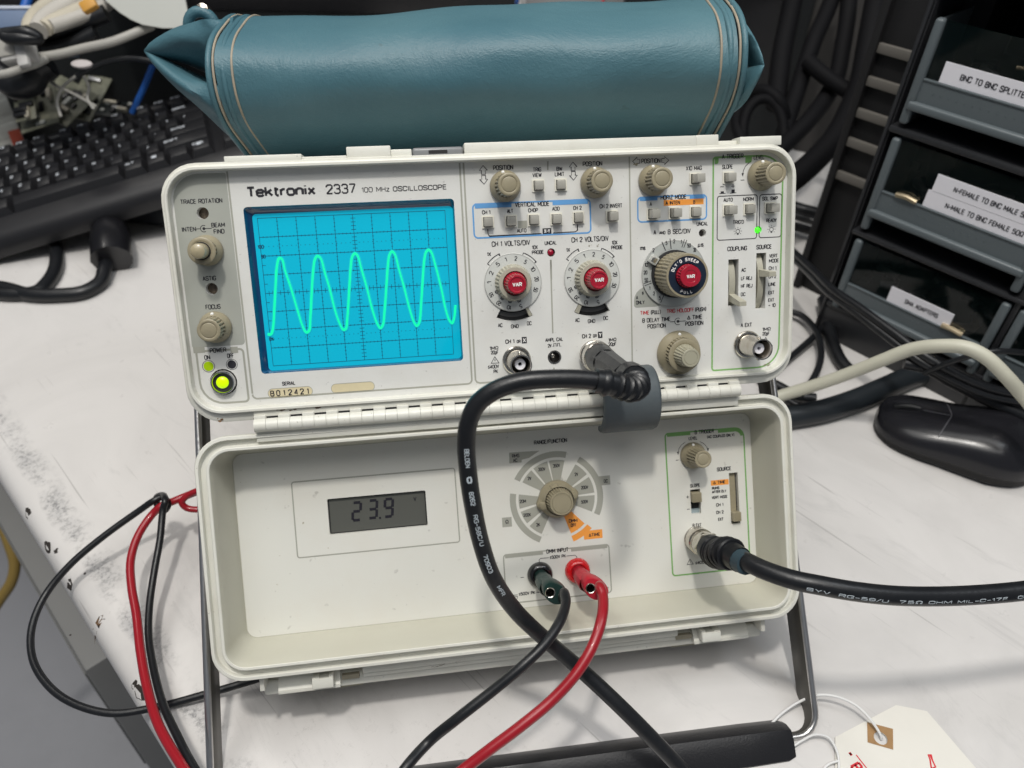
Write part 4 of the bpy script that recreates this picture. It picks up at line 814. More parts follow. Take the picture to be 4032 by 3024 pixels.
# selector knob with pointer wings
m=MB(WL); cx,cy=RC_; wing=[]
for i in range(96):
    a_=2*math.pi*i/96; r=11.6+1.9*max(0,math.cos(2*(a_-R_(14))))**7; wing.append((r,a_))
m.loft([[(cx+r*k*math.cos(a_),cy+r*k*math.sin(a_),zL+z_) for r,a_ in wing] for k,z_ in ((1,.3),(1,3),(.97,3.6))],0)
m.loft([[(cx+(.97*r if z_<4 else (rr_ if abs(math.cos(2*(a_-R_(14))))<.9 or z_>9 else r*.9))*math.cos(a_),cy+(.97*r if z_<4 else (rr_ if abs(math.cos(2*(a_-R_(14))))<.9 or z_>9 else r*.9))*math.sin(a_),zL+z_) for r,a_ in wing] for z_,rr_ in ((3.6,11),(4.6,10.4),(7,9.4),(9.5,8.9))],0)
m.lathe(cx,cy,[(9.2,zL+5),(8.8,zL+6.5),(7.4,zL+15.4),(7.2,zL+16)],140,0,rib=(1,2,30,.8),caps=(0,0)); m.lathe(cx,cy,[(7.2,zL+15.9),(6.9,zL+16.3),(6.1,zL+16.3),(5.9,zL+15.9),(5.7,zL+16.3),(.01,zL+16.3)],48,0,caps=(0,0))
rk=m.build('selector_knob',tan,scope,ang=30); m=MB(WL); a_=R_(14); m.lathe(cx+12.0*math.cos(a_),cy+12.0*math.sin(a_),[(.95,zL+2.8),(.9,zL+3.8),(.3,zL+4.1),(.01,zL+4.1)],12,caps=(0,0)); m.build('white_dot',white,rk)
knob(284.7,-29.6,zL,8.3,5.0,18.5,T=WL,spot=95)
# slide switches in the cover
m=MB(WL); m.box(sl1[0],sl1[1],sl1[2],sl1[3],zL-3.6,zL-3.4,0); m.box(sl1[0],sl1[1],sl1[2],sl1[2]+3,zL-3.3,zL-3.0,1); st=m.build('slope_slot',[dark,mat('pale_grease',(.30,.36,.38),.2)],scope)
c=P('z8',540,885,1); m=MB(WL); m.box(sl1[0]+.2,sl1[1]-.2,c[1]-3.2,c[1]+3.0,zL-3,zL+3.2,0,.3); 
for i in range(5): m.box(sl1[0]+.5+i*1.05,sl1[0]+1.0+i*1.05,c[1]-2.9,c[1]+2.7,zL+3.1,zL+3.6,0)
m.build('slope_slider',tan,st)
m=MB(WL); m.box(sl2[0],sl2[1],sl2[2],sl2[3],zL-3.6,zL-3.4,0); m.box(sl2[0],sl2[1]-.9,sl2[2]+6,sl2[3],zL-3.4,zL-2.6,1); st=m.build('source_slot',[dark,tan],scope)
c=P('z8',790,1010,1); m=MB(WL); m.box(sl2[0]+.2,sl2[1]-.2,c[1]-2.6,c[1]+3.2,zL-3,zL+3.2,0,.3)
for i in range(5): m.box(sl2[0]+.5+i*.95,sl2[0]+.95+i*.95,c[1]-2.4,c[1]+3,zL+3.1,zL+3.6,0)
m.build('source_slider',tan,st)
bnc(284.4,-83.2,zL,T=WL,L_=12)
# binding posts
for (cx,cy),mt,nm in (((182.6,-95.6),mat('black_glossy_plastic',(.01,.01,.011),.12,coat=.6),'black_binding_post'),((206.3,-95.6),mat('red_glossy_plastic',(.62,.008,.012),.2,coat=.6),'red_binding_post')):
    m=MB(WL); m.lathe(cx,cy,[(8.0,zL),(8.0,zL+1),(7.2,zL+3.2),(6.2,zL+4.2),(5.2,zL+4.4),(4.8,zL+3.0),(3,zL+3.0)],40,0,caps=(0,1)); m.lathe(cx,cy,[(3.2,zL+2),(3.2,zL+9),(2.6,zL+9)],24,0); m.build(nm,mt,scope)
# grey boot over the ribbon at the hinge
bx0=on_plane((2380,1600),WF,14)[0]; bx1=on_plane((2606,1600),WF,14)[0]
m=MB(WF); hyy=-111.5
def bootloop(x,r,zof=0): return [(x,hyy+(r+1.5)*math.cos(R_(a)),-2+(r)*math.sin(R_(a))*1.0+zof) for a in range(-8,190,9)]
outs=[bootloop(x,r) for x,r in ((bx0,13.6),(bx0,16),(bx0+.6,17),(bx0+2,17.6),(bx1-2,17.6),(bx1-.6,17),(bx1,16),(bx1,13.6))]
inn_=[bootloop(x,r) for x,r in ((bx1-.1,13.6),(bx0+.1,13.6))]
m.loft(outs+inn_,0,closed=False); m.build('hinge_boot',grey,scope,ang=50)
m=MB(WF); m.box(bx0+3,bx1-3,-124,-99,-6,-1,0); m.build('ribbon_cable',dark,scope)

# --- latch rail under the cover
m=MB(WL); yb=-lH-8.1
xa=on_plane((1022,2690),WL,-8)[0]; xb=on_plane((3010,2440),WL,-8)[0]
m.box(xa,xb,yb-1.5,yb+1.5,-30,-9,0,.4); m.box(xa,xa+2.6,yb-9.5,yb,-30,-7.5,0,.3); m.box(xb-2.6,xb,yb-9.5,yb,-30,-7.5,0,.3)
m.box(xa+57,xb-54,yb-8.2,yb-1.0,-30,-12,0,1.0); m.box(xa,xb+1.5,yb-16.5,yb-8.0,-32,-17,0,1.6,3)
m.box(xa+57,xb-54,yb-11.5,yb-7.5,-30,-14.5,0,1.0)
grime(m,WL,-11.95,((1725,2622,2.6,.25,6,4),(1800,2604,2,.25,6,3)),1)
rail=m.build('latch_rail',[shellm,rust],scope)
olive=mat('olive_foot',(.33,.31,.22),.5)
for x0_,dr in ((xa,1),(xb,-1)):
    m=MB(WL); xx=lambda a: x0_+dr*a
    def bx(a,b_,y0,y1,z0,z1,mi=0,bv=.4): 
        p,q_=sorted((xx(a),xx(b_))); m.box(p,q_,y0,y1,z0,z1,mi,bv)
    L4=lambda a: [(xx(a),yb-12.6,-12.2),(xx(a),yb-4.2,-17.2),(xx(a),yb-4.2,-20),(xx(a),yb-12.6,-20)]
    m.loft([L4(9),L4(44)],0,(1,1)); bx(9,44,yb-14.6,yb-12.7,-19,-12.2,0,.2); bx(15,31,yb-15.6,yb-14.9,-19,-15,0,.3)
    m.build('latch_plate',shellm,scope,fix=True)
    m=MB(WL); bx(29,41,yb-11.5,yb-5.6,-16,-6.0,0,.6); bx(29,33,yb-5.9,yb-4.9,-15,-7,0,.3); bx(38.5,41,yb-5.9,yb-4.4,-15,-7,0,.3); m.build('latch_tab',shellm,scope)
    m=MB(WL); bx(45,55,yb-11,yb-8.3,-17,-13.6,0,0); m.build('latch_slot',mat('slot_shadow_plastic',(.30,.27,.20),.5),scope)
    m=MB(WL); bx(14,56,yb-18.6,yb-16.3,-33,-21,0,.5); m.build('rubber_foot',olive,scope)

# --- carrying handle that props the scope up
HU=np.array([0,-.948,.318]); HW=np.array([0,.318,.948]); HO=np.array([127.2,-60.,-55.-8])
HM=np.eye(4); HM[:3,0]=(1,0,0); HM[:3,1]=-HU; HM[:3,2]=HW; HM[:3,3]=HO; WH=WF@HM   # local y up the bars, z towards the viewer
hb=on_plane((3224,2812),WH,8)
Ls=hb[1]-12; half=178.5
cent=[(-half,40),(-half,Ls+13)]+[(-half+13-13*math.cos(R_(a)),Ls+13-13*math.sin(R_(a))) for a in range(15,91,15)]
cent+= [(half-13+13*math.sin(R_(a)),Ls+13-13*math.cos(R_(a))) for a in range(0,91,15)]+[(half,40)]
m=MB(WH); loops=[]
sec=[(-2,-12),(-2,6.4),(-1.2,7.6),(0,8),(1.2,7.6),(2,6.0),(2,-12),(1.2,-12.8),(-1.2,-12.8)]
for i,p in enumerate(cent):
    a_=np.array(cent[max(i-1,0)]); b__=np.array(cent[min(i+1,len(cent)-1)]); d=b__-a_; d/=np.linalg.norm(d); n_=np.array([-d[1],d[0]])
    loops.append([(p[0]+n_[0]*u,p[1]+n_[1]*u,v) for u,v in sec])
m.loft(loops,0,(1,1))
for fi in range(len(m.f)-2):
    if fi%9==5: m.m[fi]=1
m.build('carrying_handle',[steel,mat('shaded_inner_face',(.10,.095,.085),.42,metal=.6)],scope,ang=50,fix=True)  # inner strap faces get a darker colour for their shade and dark reflections
for s in (-1,1):
    m=MB(WH); m.lathe(0,0,[(16,0),(16,5),(14,7)],32); 
    vs=[(s*(half-1-v[2]),v[1]+22,v[0]) for v in [np.linalg.inv(WH)@np.append(np.array(q),1) for q in m.v]]
    mm=MB(WH); mm.add(vs,m.f,0); mm.build('handle_pivot',grey,scope,fix=True)
g0=on_plane((1562,3000),WH,12)[0]; g1=on_plane((3126,2925),WH,12)[0]
yc=Ls
m=MB(WH); gp=[(8,-11),(9.5,-8),(10,4),(8,11),(2,13.5),(-9,14),(-12,11),(-13,0),(-11,-10),(-4,-12)]
lo_=[]
for x,k in ((g0,.86),(g0+3,1),(g0+60,1),(g1-28,1.0),(g1-5,.97),(g1,.85)): lo_.append([(x,yc+v*k-1,u_*k+1) for u_,v in [(b_,a_) for a_,b_ in gp]])
m.loft(lo_,0,(1,1))
m.box(g1-24,g1-15,yc-15.5,yc-8,-6,8,0,1.2); m.build('handle_grip',black,scope,ang=30,fix=True)

# ================================================================== teal vinyl pouch lying on the scope
def vinyl_material():
    m=bpy.data.materials.new('teal_vinyl'); m.use_nodes=True; nt=m.node_tree; b=nt.nodes['Principled BSDF']; N=nt.nodes.new; L=nt.links.new
    tc=N('ShaderNodeTexCoord'); b.inputs['Roughness'].default_value=.47; b.inputs['Specular IOR Level'].default_value=.42
    n1=N('ShaderNodeTexNoise'); n1.inputs['Scale'].default_value=9; n1.inputs['Detail'].default_value=6; L(tc.outputs['Object'],n1.inputs['Vector'])
    mx=N('ShaderNodeMix'); mx.data_type='RGBA'; mx.inputs[6].default_value=(.050,.130,.165,1); mx.inputs[7].default_value=(.085,.180,.210,1)
    r=N('ShaderNodeMapRange'); r.inputs['From Min'].default_value=.35; r.inputs['From Max'].default_value=.7; L(n1.outputs['Fac'],r.inputs['Value']); L(r.outputs[0],mx.inputs[0])
    n4=N('ShaderNodeTexNoise'); n4.inputs['Scale'].default_value=55; n4.inputs['Detail'].default_value=3; L(tc.outputs['Object'],n4.inputs['Vector'])
    r4=N('ShaderNodeMapRange'); r4.inputs['From Min'].default_value=.73; r4.inputs['From Max'].default_value=.77; r4.inputs['To Max'].default_value=.5; L(n4.outputs['Fac'],r4.inputs['Value'])
    mx2=N('ShaderNodeMix'); mx2.data_type='RGBA'; L(mx.outputs[2],mx2.inputs[6]); mx2.inputs[7].default_value=(.02,.035,.035,1); L(r4.outputs[0],mx2.inputs[0]); L(mx2.outputs[2],b.inputs['Base Color'])
    v=N('ShaderNodeTexVoronoi'); v.inputs['Scale'].default_value=520; v.feature='DISTANCE_TO_EDGE'
    mp=N('ShaderNodeMapping'); mp.inputs['Scale'].default_value=(1,1.5,1.5); n2=N('ShaderNodeTexNoise'); n2.inputs['Scale'].default_value=90; n2.inputs['Detail'].default_value=4
    L(tc.outputs['Object'],n2.inputs['Vector']); ad=N('ShaderNodeVectorMath'); ad.operation='MULTIPLY_ADD'; L(n2.outputs['Color'],ad.inputs[0]); ad.inputs[1].default_value=(.006,.006,.006); L(tc.outputs['Object'],ad.inputs[2]); L(ad.outputs[0],mp.inputs['Vector']); L(mp.outputs[0],v.inputs['Vector'])
    rv=N('ShaderNodeMapRange'); rv.inputs['From Max'].default_value=.25; L(v.outputs['Distance'],rv.inputs['Value'])
    n3=N('ShaderNodeTexNoise'); n3.inputs['Scale'].default_value=16; n3.inputs['Detail'].default_value=7; n3.inputs['Distortion'].default_value=1.2; n3.inputs['Roughness'].default_value=.7; L(tc.outputs['Object'],n3.inputs['Vector'])
    b1=N('ShaderNodeBump'); b1.inputs['Strength'].default_value=.10; b1.inputs['Distance'].default_value=.0008; L(rv.outputs[0],b1.inputs['Height'])
    b2=N('ShaderNodeBump'); b2.inputs['Strength'].default_value=.42; b2.inputs['Distance'].default_value=.003; L(n3.outputs['Fac'],b2.inputs['Height']); L(b1.outputs[0],b2.inputs['Normal']); L(b2.outputs[0],b.inputs['Normal'])
    return m
vin=vinyl_material()
yw=R_(7.3); PF=np.eye(4); PF[:3,:3]=np.array([[math.cos(yw),0,-math.sin(yw)],[0,1,0],[math.sin(yw),0,math.cos(yw)]]); PF[:3,3]=(125,0,-44)
WP=WF@PF
pouch=thing('vinyl_pouch','long teal vinyl accessory pouch with tan stitched piping lying on the instrument','pouch',(WP@np.array([0,29,-90,1]))[:3])
hexa=[(62,-2),(98,2),(133,-58),(126,-128),(82,-160),(31,-145),(27,-98)]     # y, z
def hexloop(x,k=1.,n=10,rad=27,cy=80,cz=-80,sag=0,dy=0):
    pts=[]; H=[((y-cy)*k+cy+dy,(z-cz)*k+cz) for y,z in hexa]
    for i in range(7):
        p=np.array(H[i]); a=np.array(H[i-1]); b_=np.array(H[(i+1)%7]); da=(a-p)/np.linalg.norm(a-p); db=(b_-p)/np.linalg.norm(b_-p)
        s=p+da*min(rad,.46*np.linalg.norm(a-p)); e=p+db*min(rad,.46*np.linalg.norm(b_-p))
        for j in range(n+1):
            t=j/n; q=(1-t)**2*s+2*t*(1-t)*p+t*t*e; pts.append((x,q[0],q[1]))
    return pts
random.seed(3)
m=MB(WP); loops=[]
NX=60
for i in range(NX+1):
    u=i/NX; x=-150+300*u; k=1.0-.028*math.sin(math.pi*u)**.6
    if u<.03 or u>.97: k*=1.0
    l=hexloop(x,k)
    nl=[]
    for j,(a,y,z) in enumerate(l):
        w_=.9*math.sin(3.1*u*math.pi+j*.21)*math.sin(j*.37+1)+.6*math.sin(9*u+j*.11)+.5*math.sin(17*u*1.3-j*.3)
        dy_,dz_=y-80,z+80; rr_=math.hypot(dy_,dz_); nl.append((a,y+dy_/rr_*w_,z+dz_/rr_*w_))
    loops.append(nl)
m.loft(loops,0,(1,1)); m.build('body',vin,pouch,ang=80,fix=True)
tanp=mat('tan_piping',(.34,.29,.22),.6,mottle=.5,msc=90,mcol=(.16,.17,.15))
for sgn in (-1,1):
    for xx_,r,mt,k in ((154.0,2.0,vin,.995),(151.0,.75,tanp,1.010),(140.5,.75,tanp,.998),(146.0,1.8,vin,.985)):
        l=hexloop(sgn*xx_,k); m=MB(WP); m.tube(l+[l[0],l[1]],r,8,0,False); m.build('piping' if mt is tanp else 'seam_welt',mt,pouch,ang=80)
    # folded gusset: an upper and a lower lobe meeting in a point
    tip=(np.linalg.inv(WP)@np.append(dp(575,205,505) if sgn<0 else dp(3003,262,445),1))[:3]
    for up in (1,0):
        m=MB(WP); L_=[]
        for i in range(13):
            t=i/12; e=(1-t)
            cy=(106 if up else 66)*e**1.0+tip[1]*(1-e); cz=-72*e+(tip[2]+2)*(1-e); x=sgn*150*e+tip[0]*(1-e)
            ry=(20 if up else 18)*(e**.7)+.9; rz=(44 if up else 44)*(e**.8)+1.2
            cy+=(5*math.sin(math.pi*t) if up else -5*math.sin(math.pi*t))
            ring_=[]
            for j in range(24):
                a=2*math.pi*j/24; q=1+.14*math.sin(3*a+5*t+sgn)*e+.07*math.sin(7*a-9*t)*e+.05*math.sin(11*a+7*t)*e
                ring_.append((x+2.0*math.sin(2*a+t*6)*e,cy+ry*math.sin(a)*q,cz+rz*math.cos(a)*q))
            L_.append(ring_)
        m.loft(L_,0,(1,1)); m.build('gusset_fold',vin,pouch,ang=80,fix=True)
m=MB(WP); m.box(-157,-150,60,110,-110,-20,0,3); m.build('worn_lining',mat('worn_cloth',(.16,.14,.11),.9,mottle=.8,msc=90,mcol=(.03,.06,.07)),pouch)
# carrying ring of the pouch
c=(np.linalg.inv(WP)@np.append(dp(792,70,505),1))[:3]; m=MB(WP)
m.tube([(c[0]+9*math.cos(a),c[1]+9*math.sin(a)-6,c[2]+3*math.sin(a)) for a in np.linspace(0,2*math.pi,25)],3.6,8,0,False); m.build('strap_loop',vin,pouch,ang=80)
c=(np.linalg.inv(WP)@np.append(dp(808,58,505),1))[:3]; m=MB(WP); m.lathe(c[0],c[1]+2,[(.1,c[2]+6),(4,c[2]+5),(4.5,c[2]),(4,c[2]-5)],16); m.build('snap',chrome,pouch)

# ================================================================== cables plugged into the scope
wmark=mat('cable_marking',(.52,.58,.62),.5)
def poly_len(p): return sum(np.linalg.norm(p[i+1]-p[i]) for i in range(len(p)-1))
cable_a=thing('coaxial_cable','thick black coaxial cable with right angle plug hanging in front of the open cover','cable',tb(2500,2950))
A0=np.array([180.3,-84.8,PZ])
m=MB(WF); cx,cy=A0[:2]; z=PZ
m.lathe(cx,cy,[(6.3,z+2.6),(8.6,z+2.6),(8.9,z+3.2),(8.9,z+5.6),(8.2,z+6.2),(8.2,z+7.4),(8.7,z+7.8),(8.7,z+13.4),(8.0,z+14),(7.6,z+15)],90,0,rib=(6,7,40,.22),caps=(0,0)); m.build('plug_collar',chrome,cable_a)
m=MB(WF); m.lathe(cx,cy,[(7.9,z+13.6),(8.0,z+15),(7.5,z+28),(6.9,z+42),(6.3,z+56),(5.8,z+66)],8,0,caps=(0,1),ang=.3); m.lathe(cx,cy,[(8.0,z+13.5),(8.3,z+15),(7.7,z+24),(7.3,z+30)],40,0,caps=(0,0)); m.build('plug_boot',blackr,cable_a,ang=22)
pathA=[fp(2478,1478,62),fp(2500,1496,74),fp(2508,1520,84),fp(2480,1530,90),fp(2430,1516,93),fp(2330,1497,94),fp(2180,1492,94),fp(2040,1505,93),fp(1945,1540,92),fp(1880,1590,90),fp(1846,1660,88),fp(1836,1750,85),fp(1842,1850,82),fp(1862,1990,78),fp(1892,2130,73),fp(1940,2270,68),fp(2030,2405,58),fp(2150,2520,52),fp(2290,2640,52),fp(2430,2770,58),fp(2570,2910,62),fp(2720,3070,64),fp(2850,3230,66)]
spA=spline(pathA,8); m=MB(); m.tube(spA,4.25,16); m.build('cable_jacket',blackr,cable_a,ang=80)
# ribbed bend relief
m=MB()
rel=spA[2:40]
for i in range(2,36,4):
    p,q=rel[i-1],rel[i+1]; m.tube([p-(q-p)*.12,p*.5+q*.5,q+(q-p)*.12],lambda t:6.6-1.0*abs(2*t-1),16)
m.tube(rel,5.5,16); m.build('bend_relief',blackr,cable_a,ang=60)
m=MB(); m.add([tuple(p+np.array([0,0,0])) for p in MB().tube([rel[0]-(rel[4]-rel[0])*.4,rel[0],rel[6]],7.2,14).v],MB().tube([rel[0]-(rel[4]-rel[0])*.4,rel[0],rel[6]],7.2,14).f); m.build('boot_neck',blackr,cable_a,ang=60)
# measure arc length of pixel rows for the markings
cum=np.cumsum([0]+[np.linalg.norm(spA[i+1]-spA[i]) for i in range(len(spA)-1)])
def proj(p):
    c=CAMR.T@(np.asarray(p)-CAMP); return (2016+FPX*c[0]/c[2],1512+FPX*c[1]/c[2])
def s_at(sp,cum,u=None,v=None,lo=0):
    best=min(range(lo,len(sp)),key=lambda i: abs(proj(sp[i])[1]-v) if v is not None else abs(proj(sp[i])[0]-u)); return cum[best]
m=MB()
for t,v0,v1 in (('BELDEN',1752,1828),('8262',1912,1968),('RG-58C/U',2012,2132),('70903',2172,2244),('MFR',2280,2318)):
    s0=s_at(spA,cum,v=v0,lo=80); s1=s_at(spA,cum,v=v1,lo=80); tube_text(m,spA,4.25,t,s0,s1-s0,2.2,0,.05,.38)
s0=s_at(spA,cum,v=1862,lo=80)
i=int(np.searchsorted(cum,s0)); p=spA[i]; d=spA[i+1]-spA[i-1]; d/=np.linalg.norm(d); A_n=CAMP-p; A_n-=d*(A_n@d); A_n/=np.linalg.norm(A_n); B_n=np.cross(A_n,d)
m.stroke([(0,0),(0,0)],0,0) if False else None
tube_text(m,spA,4.25,'O',s0-1,3.6,2.5,0,.05,.8)
m.build('printed_marking',wmark,cable_a,smooth=False)

cable_b=thing('coaxial_cable','thick black video coaxial cable running off to the right above the bench','cable',tb(3700,2600))
bx,by=284.4,-83.2; z=LZ
m=MB(WL); m.lathe(bx,by,[(6.6,z+2),(8.2,z+2.2),(8.4,z+3),(8.4,z+9),(7.6,z+10),(7.5,z+12),(7.9,z+13),(7.9,z+17),(6.8,z+19),(6.8,z+24)],60,0,caps=(0,0)); m.lathe(bx,by,[(8.6,z+17),(8.9,z+18),(8.9,z+21),(8.2,z+22)],6,0,caps=(1,1)); m.build('plug_collar',chrome,cable_b,ang=30)
b0=LW(bx,by,z+22); b1=LW(bx,by,z+42); 
bo=spline([b0,LW(bx+.3,by-.4,z+34),fp(2868,2178,33),fp(2915,2205,44)],6)
m=MB(); m.tube(bo,lambda t: 8.4-1.2*t,22); m.tube(bo[3:9],8.8,22)
for i in range(3,len(bo)-5,2): m.tube([bo[i],bo[i]*.5+bo[i+1]*.5,bo[i+1]],lambda t:8.8+.7*(1-abs(2*t-1)),22)
m.build('plug_boot',blackr,cable_b,ang=30)
m=MB(); bt2=spline([fp(2880,2184,35),fp(2912,2205,44),fp(2940,2222,51)],5); m.tube(bt2,lambda t:7.3-1.2*t,14); m.build('grey_sleeve',mat('blue_grey_sleeve',(.03,.055,.07),.5),cable_b,ang=60)
pathB=[fp(2890,2190,38),fp(2940,2212,50),fp(3010,2245,60),fp(3120,2282,70),fp(3230,2305,76),fp(3360,2328,80),fp(3520,2345,82),fp(3700,2348,82),fp(3880,2340,82),fp(4040,2325,82),fp(4250,2295,82),fp(4700,2230,84),fp(5200,2150,90)]
spB=spline(pathB,8); m=MB(); m.tube(spB,5.15,18); m.build('cable_jacket',blackr,cable_b,ang=80)
cumB=np.cumsum([0]+[np.linalg.norm(spB[i+1]-spB[i]) for i in range(len(spB)-1)]); m=MB()
for t,u0,u1 in (('SYV',3180,3255),('RG-59/U',3290,3484),('75Ω',3520,3606),('OHM',3643,3721),('MIL-C-17F',3754,3940),('COAX',3970,4075)):
    s0=s_at(spB,cumB,u=u0); s1=s_at(spB,cumB,u=u1); tube_text(m,spB,5.15,t,s0,s1-s0,1.9,0,-.62,.36)
m.build('printed_marking',wmark,cable_b,smooth=False)

# banana leads of the meter
redr=mat('red_lead_rubber',(.30,.008,.016),.34,coat=.3); redp=mat('red_plug_plastic',(.42,.015,.03),.4)
gblk=mat('green_black_plug',(.012,.035,.030),.35,mottle=.5,msc=90,mcol=(.012,.012,.012))
for (cx,cy),pm,cmx,lab,px_,rad in (((182.6,-95.6),gblk,blackr,'black banana plug lead hanging from the black terminal',[(2222,2335,34),(2228,2372,42),(2208,2440,54),(2150,2530,64),(2060,2620,70),(1940,2720,72),(1800,2830,74),(1690,2920,70),(1600,3020,80),(1540,3110,86)],2.75),
                          ((206.3,-95.6),redp,redr,'red banana plug lead hanging from the red terminal',[(2362,2310,36),(2374,2350,42),(2370,2430,54),(2335,2540,64),(2270,2650,70),(2170,2760,74),(2050,2860,78),(1930,2950,80),(1800,3050,82),(1700,3130,90)],2.95)):
    r=thing('banana_lead',lab,'test lead',tb(2000,3000))
    m=MB(WL); z=LZ
    m.lathe(cx,cy,[(4.2,z+3),(4.3,z+5),(4.1,z+9),(5.0,z+11),(5.3,z+13),(5.3,z+27),(5.0,z+28)],10,0,caps=(0,0)); 
    dirx,diry=.80,-.30
    oval=lambda k,zz:[(cx+dirx*3.0+math.cos(a)*(8.4 if math.cos(a)>0 else 6.4)*k*1.0,cy+diry*3.0+math.sin(a)*6.6*k-math.cos(a)*2.2*k,zz) for a in np.linspace(0,2*math.pi,33)[:-1]]
    m.loft([[ (cx+math.cos(a)*5.1,cy+math.sin(a)*5.1,z+20) for a in np.linspace(0,2*math.pi,33)[:-1]],oval(.95,z+25),oval(1,z+28),oval(1,z+34.5),oval(.93,z+35.5)],0,(0,0))
    o_=oval(.93,z+35.5); m.poly([(p[0],p[1]) for p in o_],z+35.5,0,[circ(cx,cy,3.0,16)]); 
    m.build('banana_plug',pm,r,ang=32)
    m=MB(WL); m.lathe(cx,cy,[(3.1,z+35.6),(2.9,z+35.9),(2.5,z+35.6),(2.4,z+26)],20,0,caps=(0,0)); m.poly(circ(cx,cy,2.45,14),z+27,1); m.build('socket_ring',[chrome,dark],r)
    e=LW(cx+dirx*8,cy+diry*8-2.5,z+31)
    pth=[LW(cx+dirx*4,cy+diry*4,z+31),e]+[fp(*q) for q in px_]
    m=MB(); m.tube(spline(pth,8),rad,14); m.build('lead_wire',cmx,r,ang=80)

# tied pair of leads at the left
def wire(name,lab,cat,pts,r,mt,group=None,n=12,k=8,part=None):
    pts=[np.array(p,float) for p in pts]; base=min(pts,key=lambda p:p[2]).copy()
    m=MB(); m.tube(spline(pts,k),r,n); o=m.build(name,mt,None,ang=80)
    tag(o,lab,cat,group); return o
wire('test_lead','black test lead looping out over the left bench edge from the knot','test lead',
  [tb(1130,2630,8),tb(1012,2673,8),tb(827,2728,6),tb(617,2784,4),tb(432,2808,4),tb(247,2747,4),tb(142,2630,4),tb(120,2525,5),tb(136,2432,8),tb(185,2333,12),tb(278,2222,20),tb(401,2117,28),tb(555,2006,38),tb(605,1972,44),tb(640,1958,44),tb(662,1985,42),tb(648,2010,38),tb(622,1995,34),tb(616,1962,38),tb(640,1950,44),tb(650,1975,50),tb(642,2006,46),tb(630,2123,36),tb(608,2247,28),tb(590,2370,22),tb(585,2494,20),tb(602,2617,22),tb(642,2772,28),tb(697,2895,34),tb(765,3024,40),tb(830,3120,44)],2.35,blackr)
wire('test_lead','red test lead hanging down from the knot beside the black one','test lead',
  [tb(860,1990,30),tb(790,2006,34),tb(735,2000,36),tb(716,1978,40),tb(740,1950,44),tb(800,1925,48),tb(870,1900,48)],2.3,redr)
bpy.data.objects['test_lead.001']['label']='short red loop of test lead at the left rim of the cover'
wire('test_lead','long red test lead running down the bench from the knot','test lead',
  [tb(860,1905,40),tb(777,1935,40),tb(675,1977,40),tb(640,1990,42),tb(600,2025,38),tb(543,2111,34),tb(515,2204,30),tb(518,2309,28),tb(537,2420,26),tb(552,2555,26),tb(577,2697,28),tb(623,2852,34),tb(722,3024,42),tb(790,3120,46)],2.75,redr)

# ================================================================== paper tag with string
tg=thing('paper_tag','cream paper hang tag with a brown patch and red writing, tied with white string','tag',tb(3500,3000))
tagm=mat('tag_paper',(.74,.72,.66),.7,mottle=.1,msc=30)
hc=tb(3467,2907,1.2)
pts=[tb(u,v,1.2) for u,v in ((3528,2776),(3650,2800),(3843,3024),(3960,3160),(3900,3500),(3290,3500),(3289,2902))]
m=MB(); hole=[(hc[0]+4.0*math.cos(a),hc[1]+4.0*math.sin(a)) for a in np.linspace(0,2*math.pi,21)[:-1]]
m.poly([p[:2] for p in pts][::-1],1.2,0,[hole],t=.7); m.build('tag_card',tagm,tg,smooth=False)
pp_=[tb(u,v,1.35) for u,v in ((3414,2843),(3516,2870),(3517,2952),(3416,2923))]
m=MB(); m.poly([p[:2] for p in pp_][::-1],1.4,0,[hole]); m.build('reinforcement_patch',mat('brown_patch',(.36,.21,.09),.6,mottle=.3,msc=300),tg,smooth=False)
m=MB(); rdm=mat('red_tag_ink',(.62,.02,.03),.5)
a_=tb(3371,2972,1.3); b_=tb(3440,3060,1.3); m.stroke([a_[:2],b_[:2]],.7,1.32,0)
d=(b_-a_)[:2]; rot=math.degrees(math.atan2(d[1],d[0])); 
o_=tb(3338,2975,1.3); m2=MB()
for i,ch_ in enumerate('"BEWARE'): 
    q=(o_[0]+math.cos(R_(rot))*(i*7.5),o_[1]+math.sin(R_(rot))*(i*7.5)); text(m,ch_,q[0],q[1],4.8 if ch_!='"' else 2.2,7.5,1.33,0,rot,1.5)
sq=[tb(u,v,1.3)[:2] for u,v in ((3668,3030),(3662,2990),(3655,2972),(3664,2972),(3672,2995),(3684,3020),(3672,3024),(3690,3040))]
m.stroke([p for p in sq],.9,1.33,0); m.build('red_writing',rdm,tg,smooth=False)
st=mat('white_string',(.75,.75,.74),.7)
m=MB(); m.tube(spline([tb(2990,2900,1),tb(3030,2858,2),tb(3080,2808,4),tb(3150,2762,7),tb(3222,2737,9),tb(3300,2745,10),tb(3380,2785,9),tb(3440,2850,6),tb(3467,2895,3),tb(3470,2912,.6)],8),.85,8); m.build('string',st,tg,ang=80)
m=MB(); m.tube(spline([tb(3060,2960,1),tb(3110,2945,3),tb(3160,2915,5),tb(3210,2893,5),tb(3262,2905,4),tb(3292,2950,3.2),tb(3303,3010,2.6),tb(3290,3070,2.4),tb(3240,3040,2),tb(3262,3010,2.2),tb(3300,2996,3.4)],8),.75,8); m.build('string',st,tg,ang=80)

